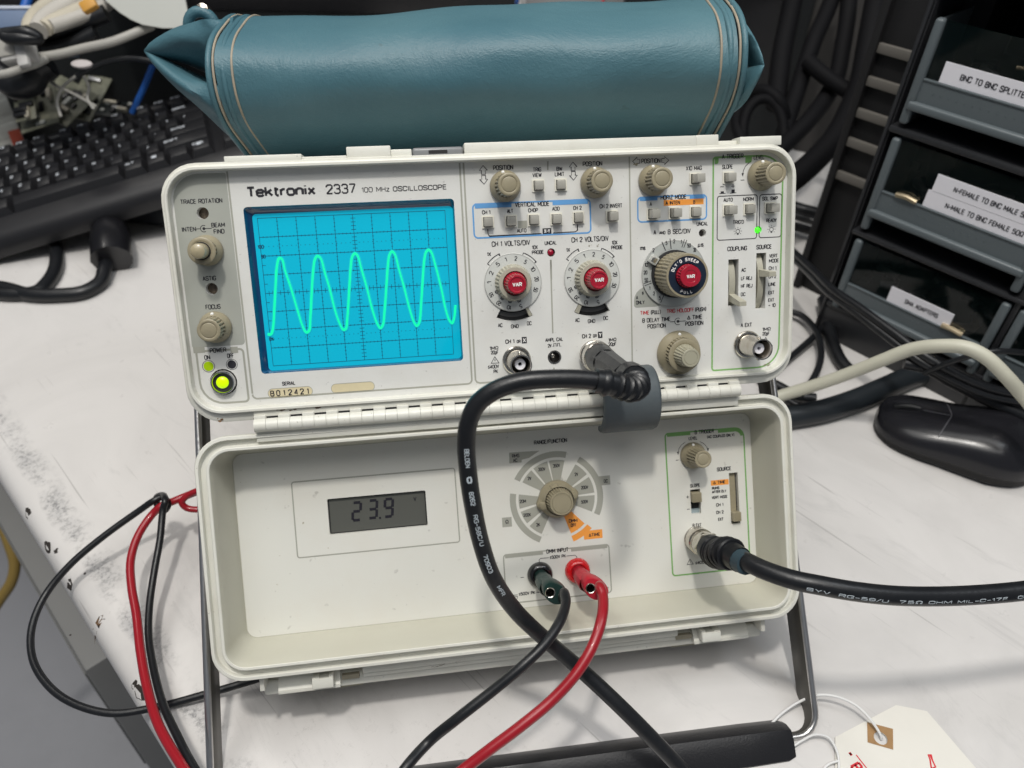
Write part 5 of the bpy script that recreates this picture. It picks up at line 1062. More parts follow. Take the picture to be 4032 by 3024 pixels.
# ================================================================== keyboard
kR=np.array([[0.93318914,-0.34566929,-0.09834007],[-0.33578397,-0.74110017,-0.58139458],[0.12809041,0.57557213,-0.80765684]])
KS=1.05                                                             # the right end rides up on the power adapter
kx=CAMR@kR[:,0]; kyy=CAMR@kR[:,1]; kz=CAMR@kR[:,2]
KM=np.eye(4); KM[:3,0]=kx*KS; KM[:3,1]=kyy*KS; KM[:3,2]=kz*KS
F12=CAMP+CAMR@(np.array([-361.8,-329.6,871.5])*KS); KM[:3,3]=F12
kbm=mat('keyboard_plastic',(.012,.012,.014),.40,mottle=.4,msc=30,mcol=(.02,.02,.022)); keym=mat('key_plastic',(.016,.016,.018),.38); legm=mat('key_legend',(.55,.58,.62),.6)
kb=thing('keyboard','black computer keyboard with white legends lying at the left behind the scope','keyboard',tb(500,900))
kb.matrix_basis=Matrix([[*(KM[i,:3]/KS), kb.location[i]] for i in range(3)]+[[0,0,0,1]])
m=MB(KM); xl,xr=-300,205; yb0,yb1=-142,15
prf=[(yb1,-34),(yb1,-10),(yb1-1.5,-8),(yb1-6,-8),(yb1-8,-9.5),(-110,-9.5),(-112,-8),(-126,-9),(-134,-12),(-140,-19),(-142,-26),(-141,-34)]
m.loft([[(x,y,z) for y,z in prf] for x in (xl,xr)],0,(1,1)); m.build('case',kbm,kb,ang=30,fix=True)
U=19.05
rows=[]
def X(u): return (u-14.5)*U
rows.append((-5,[(u,1,t) for u,t in ((0,'ESC'),(2,'F1'),(3,'F2'),(4,'F3'),(5,'F4'),(6.5,'F5'),(7.5,'F6'),(8.5,'F7'),(9.5,'F8'),(11,'F9'),(12,'F10'),(13,'F11'),(14,'F12'))]))
rows.append((-28,[(i,1,c) for i,c in enumerate(["'",'1','2','3','4','5','6','7','8','9','0','-','+'])]+[(13,2,'BACKSPACE')]))
rows.append((-47,[(0,1.5,'TAB')]+[(1.5+i,1,c) for i,c in enumerate('QWERTYUIOP()')]+[(13.5,1.5,'/')]))
rows.append((-66,[(0,1.75,'CAPS')]+[(1.75+i,1,c) for i,c in enumerate("ASDFGHJKL.'")]+[(12.75,2.25,'ENTER')]))
rows.append((-85,[(0,2.25,'SHIFT')]+[(2.25+i,1,c) for i,c in enumerate('ZXCVBNM,./')]+[(12.25,2.75,'SHIFT')]))
rows.append((-104,[(0,1.5,'CTRL'),(1.5,1,''),(2.5,1.5,'ALT'),(4,6,''),(10,1.25,'ALT'),(11.25,1.25,''),(12.5,1.25,''),(13.75,1.25,'CTRL')]))
for yy,tt in ((-28,('INS','HOME','')),(-47,('DEL','END','')),(-104,('','',''))): rows.append((yy,[(15.5+i,1,t) for i,t in enumerate(tt)]))
rows.append((-85,[(16.5,1,'')]))
for y,ks in rows:
    for u,wd,t in ks:
        x0=X(u)+.6; x1=X(u+wd)-.6
        if x1<-262 or x0>110: continue
        m=MB(KM)
        L0=[(x0,y-9,-9),(x1,y-9,-9),(x1,y+9,-9),(x0,y+9,-9)]
        L1=[(x0+1,y-7.6,-6),(x1-1,y-7.6,-6),(x1-1,y+8.6,-6),(x0+1,y+8.6,-6)]
        L2=[(x0+3.0,y-4.6,-.6),(x1-3.0,y-4.6,-.6),(x1-2.6,y+8.0,0.4),(x0+2.6,y+8.0,.4)]
        L3=[(x0+3.6,y-4.0,-.3),(x1-3.6,y-4.0,-.3),(x1-3.2,y+7.4,.5),(x0+3.2,y+7.4,.5)]
        m.loft([L0,L1,L2,L3],0,(0,1))
        if t: text(m,t,(x0+2.5+2.6) if len(t)==1 else (x0+4+min(len(t)*1.4,6.5)), y+3.9,None if len(t)==1 else min(len(t)*3.1,15),4.6 if len(t)==1 else 3.6,.95,1,0,.85)
        if (u,y)==(13.75-0,-104) or (t=='' and u==11.25): m.poly([((x0+x1)/2-4,y+1),((x0+x1)/2+1,y+1),((x0+x1)/2+1,y+5),((x0+x1)/2-4,y+5)],.8,1)
        m.build('key',[keym,legm],kb,ang=25)
for sx_ in (-240,150):
    m=MB(KM); m.box(sx_,sx_+14,0,8,-52,-33,0); m.build('foot',kbm,kb)

# ================================================================== mouse
mo0=tb(3442,1652); mo1=tb(4085,1862); dx_=mo1-mo0; Lm=np.linalg.norm(dx_); dx_/=Lm; dy_=np.cross((0,0,1.),dx_)
MM=np.eye(4); MM[:3,0]=dx_; MM[:3,1]=dy_; MM[:3,3]=mo0
ms=thing('computer_mouse','black computer mouse resting on the bench at the right of the scope','mouse',(mo0+mo1)/2)
ms.matrix_basis=Matrix([[*MM[i,:3], ms.location[i]] for i in range(3)]+[[0,0,0,1]])
prf=[(0,13,14,16),(.02,22,24,22),(.08,30,31,27),(.18,34,34,30),(.32,35,33,33),(.46,36,32,36),(.6,39,34,40),(.74,40,37,40),(.86,36,36,34),(.94,26,30,28),(.985,12,20,16),(1,3,8,8)]
prf=[(0,10,14,13),(.015,17,24,17),(.05,25,31,21),(.12,31,34,25),(.25,34,33,30),(.40,33,33,34),(.55,35,34,39),(.70,39,37,41),(.83,38,36,37),(.92,31,30,31),(.97,22,20,25),(1,12,8,19)]
def prof_at(t): return [float(np.interp(t,[p[0] for p in prf],[p[k] for p in prf])) for k in (1,3)]
ts=np.array([0,.015,.04,.08,.13,.2,.3,.4,.5,.6,.7,.78,.85,.9,.94,.97,.99,1]); 
def bend(t): return -9*math.sin(t*math.pi)*1.0+7*t
def upper(t,z0k=.34,n=20):
    w_,h_=prof_at(t); o=[]
    for j in range(n+1):
        a=math.pi*j/n; ca,sa=math.cos(a),math.sin(a)
        o.append((t*Lm,bend(t)+w_*math.copysign(abs(ca)**.8,ca),h_*z0k+(h_*(1-z0k))*abs(sa)**.85))
    return o
m=MB(MM); m.loft([upper(t) for t in ts],0,closed=False); e0=upper(0); e1=upper(1); m.add(e0,[tuple(range(len(e0)))[::-1]]); m.add(e1,[tuple(range(len(e1)))])
body=m.build('shell',mat('mouse_plastic',(.014,.014,.017),.22,bump=.06,bsc=1500),ms,ang=80,fix=True)
md=body.modifiers.new('s','SUBSURF'); md.levels=md.render_levels=2
def outline(k,zk):
    L_=[];R2=[]
    for t in ts:
        w_,h_=prof_at(t); L_.append((t*Lm,bend(t)-w_*k,h_*zk)); R2.append((t*Lm,bend(t)+w_*k,h_*zk))
    return L_+R2[::-1]
m=MB(MM); m.loft([outline(.88,.04),outline(.93,.10),outline(.90,.22),outline(.985,.335)],0); m.build('side_grip',mat('mouse_rubber',(.011,.011,.012),.55),ms,ang=80)
def topz(x,y):
    t=min(max(x/Lm,0),1); w_,h_=prof_at(t); q=min(abs(y-bend(t))/w_,.98); return h_*.34+h_*.66*(1-q**2.5)**.425
m=MB(MM); m.tube([(.40*Lm-5*abs(y)/20,y+bend(.4),topz(.40*Lm-5*abs(y)/20,y+bend(.4))-.15) for y in np.linspace(-25,25,16)],.5,6)
m.tube([(x,bend(x/Lm),topz(x,bend(x/Lm))-.1) for x in np.linspace(.24*Lm,.39*Lm,8)],.4,6); m.build('button_seam',mat('seam_grey',(.09,.09,.10),.35),ms)
m=MB(MM); m.tube([(x,bend(.15),topz(x,bend(.15))+1.4-((x-.15*Lm)/10)**2*1.6) for x in np.linspace(.15*Lm-9,.15*Lm+9,9)],2.6,10); m.build('scroll_wheel',blackr,ms)

# ================================================================== drawer cabinet
co=tb(3262,1330); cxv=-(CAMR@np.array([-1.215,-.868,1.])); cxv[2]=0; cxv/=np.linalg.norm(cxv); cnv=np.cross((0,0,1.),cxv)   # cnv points into the cabinet
CM=np.eye(4); CM[:3,0]=cxv; CM[:3,1]=(0,0,1.); CM[:3,2]=-cnv; CM[:3,3]=co     # x right, y up, z towards the viewer
def cp(u,v,z=0): q=on_plane((u,v),CM,z); return q
cab=thing('drawer_cabinet','black and grey small parts cabinet with white tape labels on its clear drawers','cabinet',co)
cab.matrix_basis=Matrix([[*CM[i,:3], co[i]*S] for i in range(3)]+[[0,0,0,1]])
caseg=mat('cabinet_black_plastic',(.022,.023,.026),.38,mottle=.4,msc=20,mcol=(.04,.04,.042)); drg=mat('drawer_grey_plastic',(.105,.125,.135),.36,mottle=.3,msc=25,mcol=(.13,.15,.16))
win=mat('drawer_window',(.004,.008,.008),.06,coat=.3); win.node_tree.nodes['Principled BSDF'].inputs['Alpha'].default_value=.42; tape=mat('label_tape',(.80,.79,.84),.4); tink=mat('label_ink',(.05,.05,.06),.5); brass=mat('brass_connector',(.75,.62,.42),.3,metal=1)
tops=[cp(3710.6,69.6)[1],cp(3540.7,543)[1],cp(3392,944)[1]]; feet=[cp(3574,495.7)[1],cp(3424,912)[1],cp(3300,1215)[1]]
lipb=[cp(*px('s',2800+1490/1.7955,765/1.7955))[1],cp(3080+925/2.37,600+590/2.37)[1],cp(3333,1185)[1]]
lipt=[cp(2800+1530/1.7955,565/1.7955)[1],cp(3080+975/2.37,600+375/2.37)[1],cp(3080+650/2.37,600+1235/2.37)[1]]
x_l=[cp(3710.6-26,69.6)[0],cp(3540.7-22,543)[0],cp(3392-20,944)[0]]
xL=sum(x_l)/3; wD=cp(3885,1385)[0]-xL; 
Ht=tops[0]+24; xC0=xL-9; xC1=xL+2*wD+22
m=MB(CM); m.box(xC0,xC0+4,0,Ht+14,-210,-2,0,1); m.box(xC1-4,xC1,0,Ht+14,-210,-2,0,1); m.box(xC0,xC1,Ht+4,Ht+14,-210,3,0,2); m.box(xC0+3,xC1-3,0,Ht+10,-212,-206); m.box(xC0,xC1,0,feet[2]+1,-210,0,0,1)
m.box(xC0+3,xC1-3,feet[2]-2,feet[2]+3,-206,1,0,1)
for k in (0,1): m.box(xC0+3,xC1-3,tops[k+1]+3,feet[k]-3,-206,2.5,0,1.6)
m.box(xL+wD+1,xL+wD+6,0,Ht+4,-206,0,0,1); m.box(xC0,xC0+3,0,Ht+12,-3,2.5,0,.8)
m.build('case',caseg,cab,fix=True)
solder2=mat('nickel_adapter',(.55,.55,.54),.3,metal=1)
labels={(0,0):('BNC TO BNC SPLITTER',None),(0,1):('N-FEMALE TO BNC MALE 50Ω','N-MALE TO BNC FEMALE 50Ω'),(0,2):('SMA ADAPTERS',None)}
for c_i in (0,1):
    for k in range(3):
        xa=xL+c_i*(wD+7); xb=xa+wD; ft,tp,lb,lt_=feet[k]+1,tops[k],lipb[k],lipt[k]; pw_=7.5
        m=MB(CM)
        m.box(xa,xa+pw_,ft,tp,-4,3.5,0,2.6,3); m.box(xb-pw_,xb,ft,tp,-4,3.5,0,2.6,3)
        m.loft([[(xa+2,lb,-3),(xb-2,lb,-3),(xb-2,lt_,-3),(xa+2,lt_,-3)],[(xa+2,lb,1.2),(xb-2,lb,1.2),(xb-2,lt_,1.2),(xa+2,lt_,1.2)]],0,(1,1))
        m.box(xa+3,xb-3,lb-3,lb+4,-2,5.5,0,2.0,3); m.box(xa+pw_-1,xb-pw_+1,lt_-.8,lt_+.8,-2,2.0,0,.5)
        for i in range(14): m.box(xa+18+i*6.2,xa+18.6+i*6.2,(lb+lt_)/2+2,(lb+lt_)/2+2.6,1.2,1.7,0)
        for i in range(4):
            q=[xa+3,xb-3][i%2]
        m.box(xa+1,xa+3,ft+2,tp-2,-190,-3,0); m.box(xb-3,xb-1,ft+2,tp-2,-190,-3,0); m.box(xa+1,xb-1,lb,lb+2,-190,-3,0)
        dr=m.build('drawer',drg,cab)
        m=MB(CM); m.box(xa+pw_-1,xb-pw_+1,lt_,tp-1,-1.6,-.6,0); m.build('window',win,dr)
        if c_i==0:
            t1,t2=labels[(c_i,k)]
            m=MB(CM)
            if k==0: q=(cp(3702,307)[0],cp(4120,400)[0]); base_=lt_+1.0
            elif k==1: q=(cp(3620,835)[0],cp(4150,990)[0]); base_=lt_+1.0
            else: q=(cp(3500,1158)[0],cp(3745,1268)[0]); base_=lt_+.5
            hh=15.5 if k!=1 else 14.5
            for r_,tt in enumerate([t for t in (t2,t1) if t]):
                y0_=base_+r_*(hh+.3); x0_=q[0]+r_*2.5; 
                m.box(x0_,q[1]+r_*2,y0_,y0_+hh,-.4+r_*.1,.5+r_*.15,0)
                tx=[[(3772,4050)],[(3683,4014),(3711,4038)],[(3557,3702)]][k][r_]; ta=cp(tx[0],[[330],[900,850],[1200]][k][r_])[0]; tb_=cp(tx[1],[[390],[960,910],[1230]][k][r_])[0]; text(m,tt,(ta+tb_)/2,y0_+hh*.5,tb_-ta,4.6,.75+r_*.15,1,0,.75)
            m.build('tape_label',[tape,tink],dr)
        m=MB(CM); random.seed(k*3+c_i)
        for i in range(16):
            x=xa+16+random.random()*(wD-32); zz=-12-random.random()*60; yy=lb+5+random.random()*(lt_-lb+6); a_=random.random()*3.1; L_=5+random.random()*8; rr0=2.2+random.random()*2.6
            nm,mt_=random.choice((('stored_adapter',brass),('stored_adapter',solder2),('stored_adapter',blackr),('stored_adapter',solder2)))
            m=MB(CM); m.tube([(x-L_*math.cos(a_),yy,zz-L_*math.sin(a_)),(x,yy+1,zz),(x+L_*math.cos(a_),yy,zz+L_*math.sin(a_)*.5)],lambda t,rr0=rr0:rr0*(1.25 if t<.4 else .8),10); m.build(nm,mt_,dr)
        if c_i==0 and k>0:
            q=cp(3565+0,770) if k==1 else cp(3757,1262); m=MB(CM); m.tube([(q[0]-7,lt_+2.2,1.2),(q[0]+2,lt_+3.6,2),(q[0]+11,lt_+2.0,1.2)],2.4,10); m.build('stored_adapter',brass,dr)

# ================================================================== helpers for the clutter behind
UP=np.array([0,0,1.])
def h_to(base,v):
    lo,hi=0,2500
    for _ in range(40):
        mid=(lo+hi)/2
        if proj(base+UP*mid)[1]>v: lo=mid
        else: hi=mid
    return (lo+hi)/2
def block(name,lab,cat,p0,p1,h,dep,mt,z0=0,bev=3,build=None):
    """a box standing on the bench: front bottom edge p0-p1 (world), height h, depth dep away from the viewer"""
    x=(p1-p0); x[2]=0; W_=np.linalg.norm(x); x/=W_; nin=np.cross(UP,x); T=np.eye(4); T[:3,0]=x; T[:3,1]=nin; T[:3,2]=UP; T[:3,3]=(p0[0],p0[1],z0)
    t=thing(name,lab,cat,T[:3,3]); t.matrix_basis=Matrix([[*T[i,:3], T[i,3]*S] for i in range(3)]+[[0,0,0,1]])
    m=MB(T); m.box(0,W_,0,dep,0,h,0,bev,3); m.build('body',mt,t)
    if build: build(T,W_,h,t)
    return t
dkp=mat('matt_black_case',(.010,.012,.013),.5,mottle=.4,msc=8,mcol=(.02,.022,.024))
# computer tower behind the pouch on the right
pa=tb(2700,560); pb=tb(3160,500); 
def tw(T,W_,h,t):
    m=MB(T); m.box(W_*.1,W_*.9,-1.5,0,h*.1,h*.9,0,1); m.build('front_panel',black,t)
block('computer_tower','matt black computer tower standing behind the right end of the pouch','computer',tb(2400,600),tb(3060,585),700,20,dkp,build=tw)
# slotted rack beside the cabinet
rb0=tb(3225,760); rb1=tb(3470,860)
RM=CM.copy(); RM[:3,3]=CM[:3,3]+CM[:3,0]*0-CM[:3,2]*55
def rp(u,v): return on_plane((u,v),RM,0)
x0r=rp(3325,560)[0]; x1r=rp(3640,300)[0]; 
rk=thing('slotted_rack','black plastic rack with pale slats standing left of the drawer cabinet','rack',(RM@np.array([x0r,0,0,1]))[:3])
rk.matrix_basis=Matrix([[*RM[i,:3], rk.location[i]] for i in range(3)]+[[0,0,0,1]])
ys_=[rp(3385+80,70)[1],rp(3550,205)[1],rp(3505,345)[1],rp(3460,475)[1],rp(3420,590)[1],rp(3385,715)[1]]
m=MB(RM); m.box(x0r,x1r+30,min(0,ys_[-1]-30),ys_[0]+120,-80,-6,0,1); m.box(x0r-6,x0r+2,0,ys_[0]+120,-80,2,0,2); m.build('frame',mat('rack_black',(.006,.006,.007),.7),rk)
for i in range(5):
    y=rp((3545,3510,3470,3420,3385)[i],(215,350,478,590,725)[i])[1]
    m=MB(RM); m.box(x0r-2,x1r+24,y-4.2,y+4.2,-5.8,-.5,0,1); m.build('slat',mat('pale_slat',(.12,.112,.10),.7),rk)
# grey partition between the cables
ptn=block('partition_panel','dark grey partition panel behind the hanging cables','partition',tb(3040,600)+np.array([0,30,0]),tb(3640,740)+np.array([0,30,0]),900,14,mat('partition_grey',(.060,.057,.055),.8,mottle=.6,msc=3,mcol=(.02,.02,.02)))
# black box put in for the dark void on the left
def vd(T,W_,h,t):
    m=MB(T); m.box(W_*.05,W_*.95,-2,0,h*.55,h*.9,0,1); m.build('front_panel',black,t)
lft=block('dark_void_box','large black box standing in for the dark void behind the keyboard','equipment',np.array([-900.,760,0]),np.array([230.,640,0]),330,120,dkp,build=vd)
# ceiling-lit things peeking above the pouch
q0_=dp(1900,45,1200); q1_=dp(2680,70,1200)
# ================================================================== cables on the bench at the right
def bc(name,lab,pts,r,mt=blackr,cat='cable',group='black cables tangled on the bench at the right'):
    return wire(name,lab,cat,pts,r,mt,group)
wire('white_cable','thick cream cable arching over the bench in front of the drawer cabinet','cable',
 [tb(2960,1600,20),tb(3070,1560,28),tb(3200,1520,42),tb(3330,1475,60),tb(3470,1420,82),tb(3590,1375,100),tb(3700,1362,112),tb(3800,1368,118),tb(3880,1405,116),tb(3960,1480,106),tb(4030,1560,92),tb(4120,1670,80)],5.3,mat('cream_cable',(.52,.51,.42),.45,mottle=.3,msc=20,mcol=(.42,.40,.31)))
wire('thick_black_cable','thickest black cable lying right of the scope below the cream cable','cable',
 [tb(2960,1660,9),tb(3100,1642,9),tb(3230,1620,9),tb(3360,1580,9),tb(3480,1530,9),tb(3600,1480,9),tb(3720,1450,9)],10.5,mat('thick_cable_sheath',(.016,.020,.024),.4))
G='black cables tangled on the bench at the right'
bl=[('black cord running diagonally under the drawer cabinet',[(3090,985,50),(3180,1070,60),(3260,1150,68),(3370,1230,72),(3500,1330,72),(3620,1420,68),(3760,1500,60),(3900,1560,52),(4080,1590,48)],3.6),
('second black cord running parallel under the drawer cabinet',[(3090,960,56),(3200,1062,66),(3280,1140,74),(3390,1215,78),(3520,1310,78),(3640,1400,74),(3780,1480,66),(3920,1535,58),(4080,1560,54)],3.6),
('black cord curving down right beside the scope rim',[(3080,1220,8),(3150,1240,10),(3205,1290,12),(3232,1370,12),(3225,1440,12),(3190,1510,10),(3150,1560,8)],3.2),
('black cord crossing the bench from the scope to the cabinet foot',[(3050,1460,6),(3120,1400,6),(3200,1330,8),(3290,1240,10),(3370,1170,12)],3.2),
('black cord bending round the corner of the drawer cabinet',[(3240,1180,12),(3258,1260,12),(3275,1340,10),(3310,1420,8),(3350,1465,8)],6.0),
('short black lead under the cream cable',[(3000,1520,5),(3090,1570,5),(3180,1610,5),(3290,1600,5)],3.0),
('black cord between the two case halves at the right rim',[(2990,1490,5),(3060,1520,5),(3140,1560,5),(3210,1570,5)],5.0),
('thin black cord looping behind the mouse',[(3640,1470,60),(3760,1420,84),(3900,1385,100),(4060,1390,96)],2.4),
('black cord emerging behind the mouse',[(3560,1430,60),(3650,1450,60),(3740,1500,52),(3880,1570,44),(4060,1650,36)],5.0),
('black cord lying near the white plug',[(3090,880,10),(3160,900,12),(3260,930,12),(3340,960,10),(3420,950,10)],5),
('black cord looping left of the cabinet',[(3100,840,30),(3200,870,30),(3290,900,26),(3360,960,22),(3330,1020,18)],4.5),
('black cord lying flat along the bench behind the scope',[(3080,800,14),(3180,830,14),(3300,855,14),(3420,850,14)],7),
]
for lab,pts,r in bl: bc('black_cable',lab,[tb(u,v,h) for u,v,h in pts],r)
# cables hanging in front of the partition
mblk=mat('matt_black_sheath',(.005,.005,.006),.7,spec=.15)
def hang(lab,pts,r): bc('black_cable',lab,[dp(u,v,z*.93) for u,v,z in pts],r,mblk,group='black cables hanging behind the scope')
hang('thick black cable hanging left of the slotted rack',[(3460,-40,960),(3440,60,950),(3415,200,940),(3390,330,930),(3350,430,915),(3290,540,900),(3220,620,890),(3130,700,880),(3040,760,870)],13)
hang('black cable hanging straight down near the slotted rack',[(3345,-40,1000),(3335,80,1000),(3315,200,995),(3295,300,990),(3255,380,980),(3180,480,960),(3100,560,950),(3040,620,940)],10)
hang('black cable running down behind the pouch tip',[(3290,-40,1020),(3250,60,1010),(3205,160,1000),(3170,260,995),(3135,370,985),(3105,460,975),(3080,560,960)],10)
hang('black cable falling from the upper edge beside the tower',[(3130,-40,1040),(3105,80,1030),(3080,200,1020),(3065,320,1010),(3055,420,1000)],12)
hang('black cable crossing the hanging cables',[(3180,240,975),(3230,285,965),(3290,330,960),(3360,370,955),(3420,400,950)],9)
bc('black_cable','coiled black cable loop right of the pouch',[dp(2935+95*math.cos(a)+60,455+120*math.sin(a)+20,900+12*math.sin(a*2)) for a in np.linspace(.2,6.6,18)],7,mblk,group='black cables hanging behind the scope')
bc('black_cable','inner turn of the coiled black cable right of the pouch',[dp(3005+80*math.cos(a),500+130*math.sin(a)+20,890) for a in np.linspace(2.8,7.6,16)],6,mblk,group='black cables hanging behind the scope')
# white plug
p_=tb(3230,1050,0); q_=tb(3330,1080,0)
t=thing('white_plug','white plastic plug lying among the black cables beside the cabinet','plug',p_)
m=MB(); m.tube(spline([tb(3180,1040,12),tb(3230,1040,16),tb(3290,1060,16),tb(3330,1085,12)],5),lambda t_:15-5*t_,14); m.build('plug_body',mat('white_plastic',(.62,.62,.58),.4),t,ang=80)
m=MB(); m.tube([tb(3255,1120,8),tb(3300,1085,8),tb(3350,1040,8)],7,10); m.build('plug_cord',mat('white_plastic',(.62,.62,.58),.4),t,ang=80)

# ================================================================== cords and plug at the left
bc('black_cable','black cord curving out from under the keyboard front edge',[tb(172,860,10),tb(200,930,8),tb(222,1000,6),tb(218,1060,6),tb(190,1110,6),tb(145,1150,6),tb(60,1160,6),tb(-60,1150,6)],7.2,group='cords left of the scope')
bc('black_cable','black plug cord sweeping left across the bench',[tb(425,1000,16),tb(412,1060,12),tb(395,1110,8),tb(330,1150,7),tb(230,1162,7),tb(120,1160,7),tb(20,1135,7),tb(-80,1120,7)],7.2,group='cords left of the scope')
pl=thing('power_plug','black moulded mains plug lying below the keyboard','plug',tb(440,1000))
m=MB(); m.tube(spline([tb(430,840,20),tb(432,890,22),tb(436,940,24),tb(438,985,22),tb(440,1022,18)],4),lambda t_:14+7*math.sin(min(t_*1.25,1)*math.pi*.55),12); m.build('plug_body',mat('plug_black',(.008,.008,.010),.35,coat=.2),pl,ang=60)
m=MB(); m.tube(spline([tb(405,900,14),tb(410,960,16),tb(424,1010,14),tb(428,1040,12)],4),lambda t_:11-3*t_,12); m.build('cord_grip',blackr,pl,ang=60)
ad=thing('power_adapter','rounded black power adapter tucked between the keyboard and the scope','adapter',tb(600,850))
m=MB(); c0=tb(480,800); c1=tb(720,830); ax=(c1-c0)/np.linalg.norm(c1-c0); ay=np.cross(UP,ax); TA=np.eye(4); TA[:3,0]=ax;TA[:3,1]=ay;TA[:3,2]=UP;TA[:3,3]=c0; ad.matrix_basis=Matrix([[*TA[i,:3], TA[i,3]*S] for i in range(3)]+[[0,0,0,1]])
m=MB(TA); m.box(-10,230,-52,60,1,52,0,16,4); m.build('adapter_body',mat('adapter_black',(.010,.012,.016),.42,coat=.2),ad); m=MB(TA); m.tube([(-10,0,14),(-40,-4,12),(-70,0,10)],6,10); m.build('adapter_cord',blackr,ad)

# ================================================================== clutter at the upper left
pcb=mat('circuit_board',(.10,.105,.075),.5,mottle=1,msc=35,mcol=(.20,.20,.15),mlo=.4,mhi=.6); chipk=mat('chip_black',(.012,.012,.014),.4); solder=mat('component_silver',(.45,.45,.45),.4,metal=.7)
beige=mat('beige_housing',(.42,.43,.40),.5,mottle=.25,msc=10); cream2=mat('cream_cable_old',(.50,.46,.37),.5,mottle=.3,msc=20); gwc=mat('grey_cable',(.36,.35,.32),.5)
def camslab(name,lab,cat,u,v,z,w_,h_,d_,rot,tilt,mt,bev=.6):
    a=R_(rot); q=R_(tilt); Rz=np.array([[math.cos(a),-math.sin(a),0],[math.sin(a),math.cos(a),0],[0,0,1]]); Rx=np.array([[1,0,0],[0,math.cos(q),-math.sin(q)],[0,math.sin(q),math.cos(q)]])
    T=np.eye(4); T[:3,:3]=CAMR@np.diag([1,-1,-1.])@Rz@Rx; T[:3,3]=dp(u,v,z*.86)
    t=thing(name,lab,cat,T[:3,3]); t.matrix_basis=Matrix([[*T[i,:3], T[i,3]*S] for i in range(3)]+[[0,0,0,1]])
    m=MB(T); m.box(-w_/2,w_/2,-h_/2,h_/2,-d_,0,0,bev); m.build('board' if 'board' in name else 'body',mt,t); return T,t
for n_,(u,v,z,w_,h_,rot,tl2,lab) in enumerate(((150,420,1010,46,62,18,-20,'olive circuit board standing behind the keyboard at the left'),(250,395,1030,52,58,-28,-25,'grey populated circuit board tilted behind the keyboard'),(345,380,1050,34,66,-14,-20,'narrow circuit board with pale parts behind the keyboard'),(470,430,1040,50,30,-8,-35,'small dark circuit board behind the function keys'),(95,405,990,24,44,12,-10,'small square circuit module at the far left'))):
    T,t=camslab('circuit_board',lab,'circuit board',u,v,z*1.085,w_*1.05,h_*1.05,2,rot,tl2,pcb if n_ not in (3,) else mat('dark_board',(.012,.016,.016),.4))
    random.seed(n_+5)
    for k in range(11):
        sx_,sy_=random.choice([(12,5),(5,14),(16,5),(5,5),(3,8)]); x_=(random.random()-.5)*(w_-sx_)-sx_/2; y_=(random.random()-.5)*(h_-sy_)-sy_/2; m=MB(T); m.box(x_,x_+sx_,y_,y_+sy_,0,2+random.random()*6,0,.5); m.build('component',random.choice([chipk,solder,beige,cream2,chipk]),t)
# white slatted module on the left edge
a_=tb(-60,700); b_=tb(135,640)
def sl(T,W_,h,t):
    for k in range(3):
        m=MB(T); m.box(W_*.08,W_*.96,-1.2,0,h*(.12+.3*k),h*(.30+.3*k),0,.6); m.build('slat',mat('white_module',(.55,.56,.53),.5),t)
    m=MB(T); m.box(W_-16,W_-2,-1.6,-.2,2,h*.5,0,.5); m.build('red_strip',mat('faded_red',(.40,.08,.05),.6),t)
block('white_module','pale plastic module with a red strip at the left edge','module',a_,b_,95,110,mat('white_module',(.55,.56,.53),.5),bev=4,build=sl)
# pale rounded housing at the top
hb=[(380,-60),(415,5),(470,50),(515,78),(560,98),(640,112),(690,112),(735,96),(748,70),(722,-60)]
t=thing('pale_housing','pale grey rounded equipment housing overhanging at the top left','equipment',dp(560,90,800)-UP*10)
m=MB(); fwd=ray((560,50)); fwd/=np.linalg.norm(fwd); fr_=[dp(u,v,800) for u,v in hb]; cc=sum(fr_)/len(fr_)
lo3=[[cc+(p-cc)*k+fwd*d_ for p in fr_] for k,d_ in ((.97,-3),(1,2),(1,150))]; m.loft([[tuple(p) for p in l] for l in lo3],0,(1,1)); m.build('housing_shell',beige,t,fix=True,ang=50)
m=MB(); seam_=[dp(485,-20,821),dp(490,40,821),dp(515,78,821)]; m.tube(spline(seam_,4),1.2,6); m.build('housing_seam',gwc,t)
def tubeth(name,lab,pts,r,mt,cat='cable'): return wire(name,lab,cat,pts,r,mt)
dw=mat('dirty_white',(.46,.44,.40),.6)
for lab,pts,rad,mt in (('leftmost cream cable rising at the top left corner',[(118,128),(124,92),(146,58),(186,24),(250,-30)],8.5,cream2),('cream cable second from the left at the top left corner',[(150,122),(172,84),(215,50),(275,14),(330,-30)],9.5,dw),
    ('cream cable third from the left at the top left corner',[(176,112),(225,82),(290,52),(350,22),(420,-30)],8,cream2),('dirty white cable nearest the pale housing',[(200,104),(262,86),(330,62),(392,36),(450,-10)],7,dw),
    ('thin white cable below the cream bundle',[(-30,148),(60,140),(160,128),(260,96),(350,60),(420,28)],5,dw)):
    tubeth('cream_cable',lab,[dp(u,v,(915+i*12)*.86) for i,(u,v) in enumerate(pts)],rad,mt)
T,t=camslab('orange_clip','small orange clip on the cream cables','clip',342,14,905,16,12,8,30,0,mat('orange_plastic',(.55,.28,.05),.5),2)
for lab,pts,rad in (('black strap running below the cream cables',[(10,145),(110,142),(220,128),(320,92),(420,52)],9),('black cable curving down at the left behind the keyboard',[(60,160),(120,190),(180,200),(260,180),(380,130)],8),('black bundle hanging above the circuit boards',[(10,300),(60,330),(110,320),(140,270),(190,240)],16),('thin black wire above the function keys',[(300,300),(400,250),(520,230),(640,250)],3)):
    tubeth('black_cable',lab,[dp(u,v,815) for u,v in pts],rad,blackr)
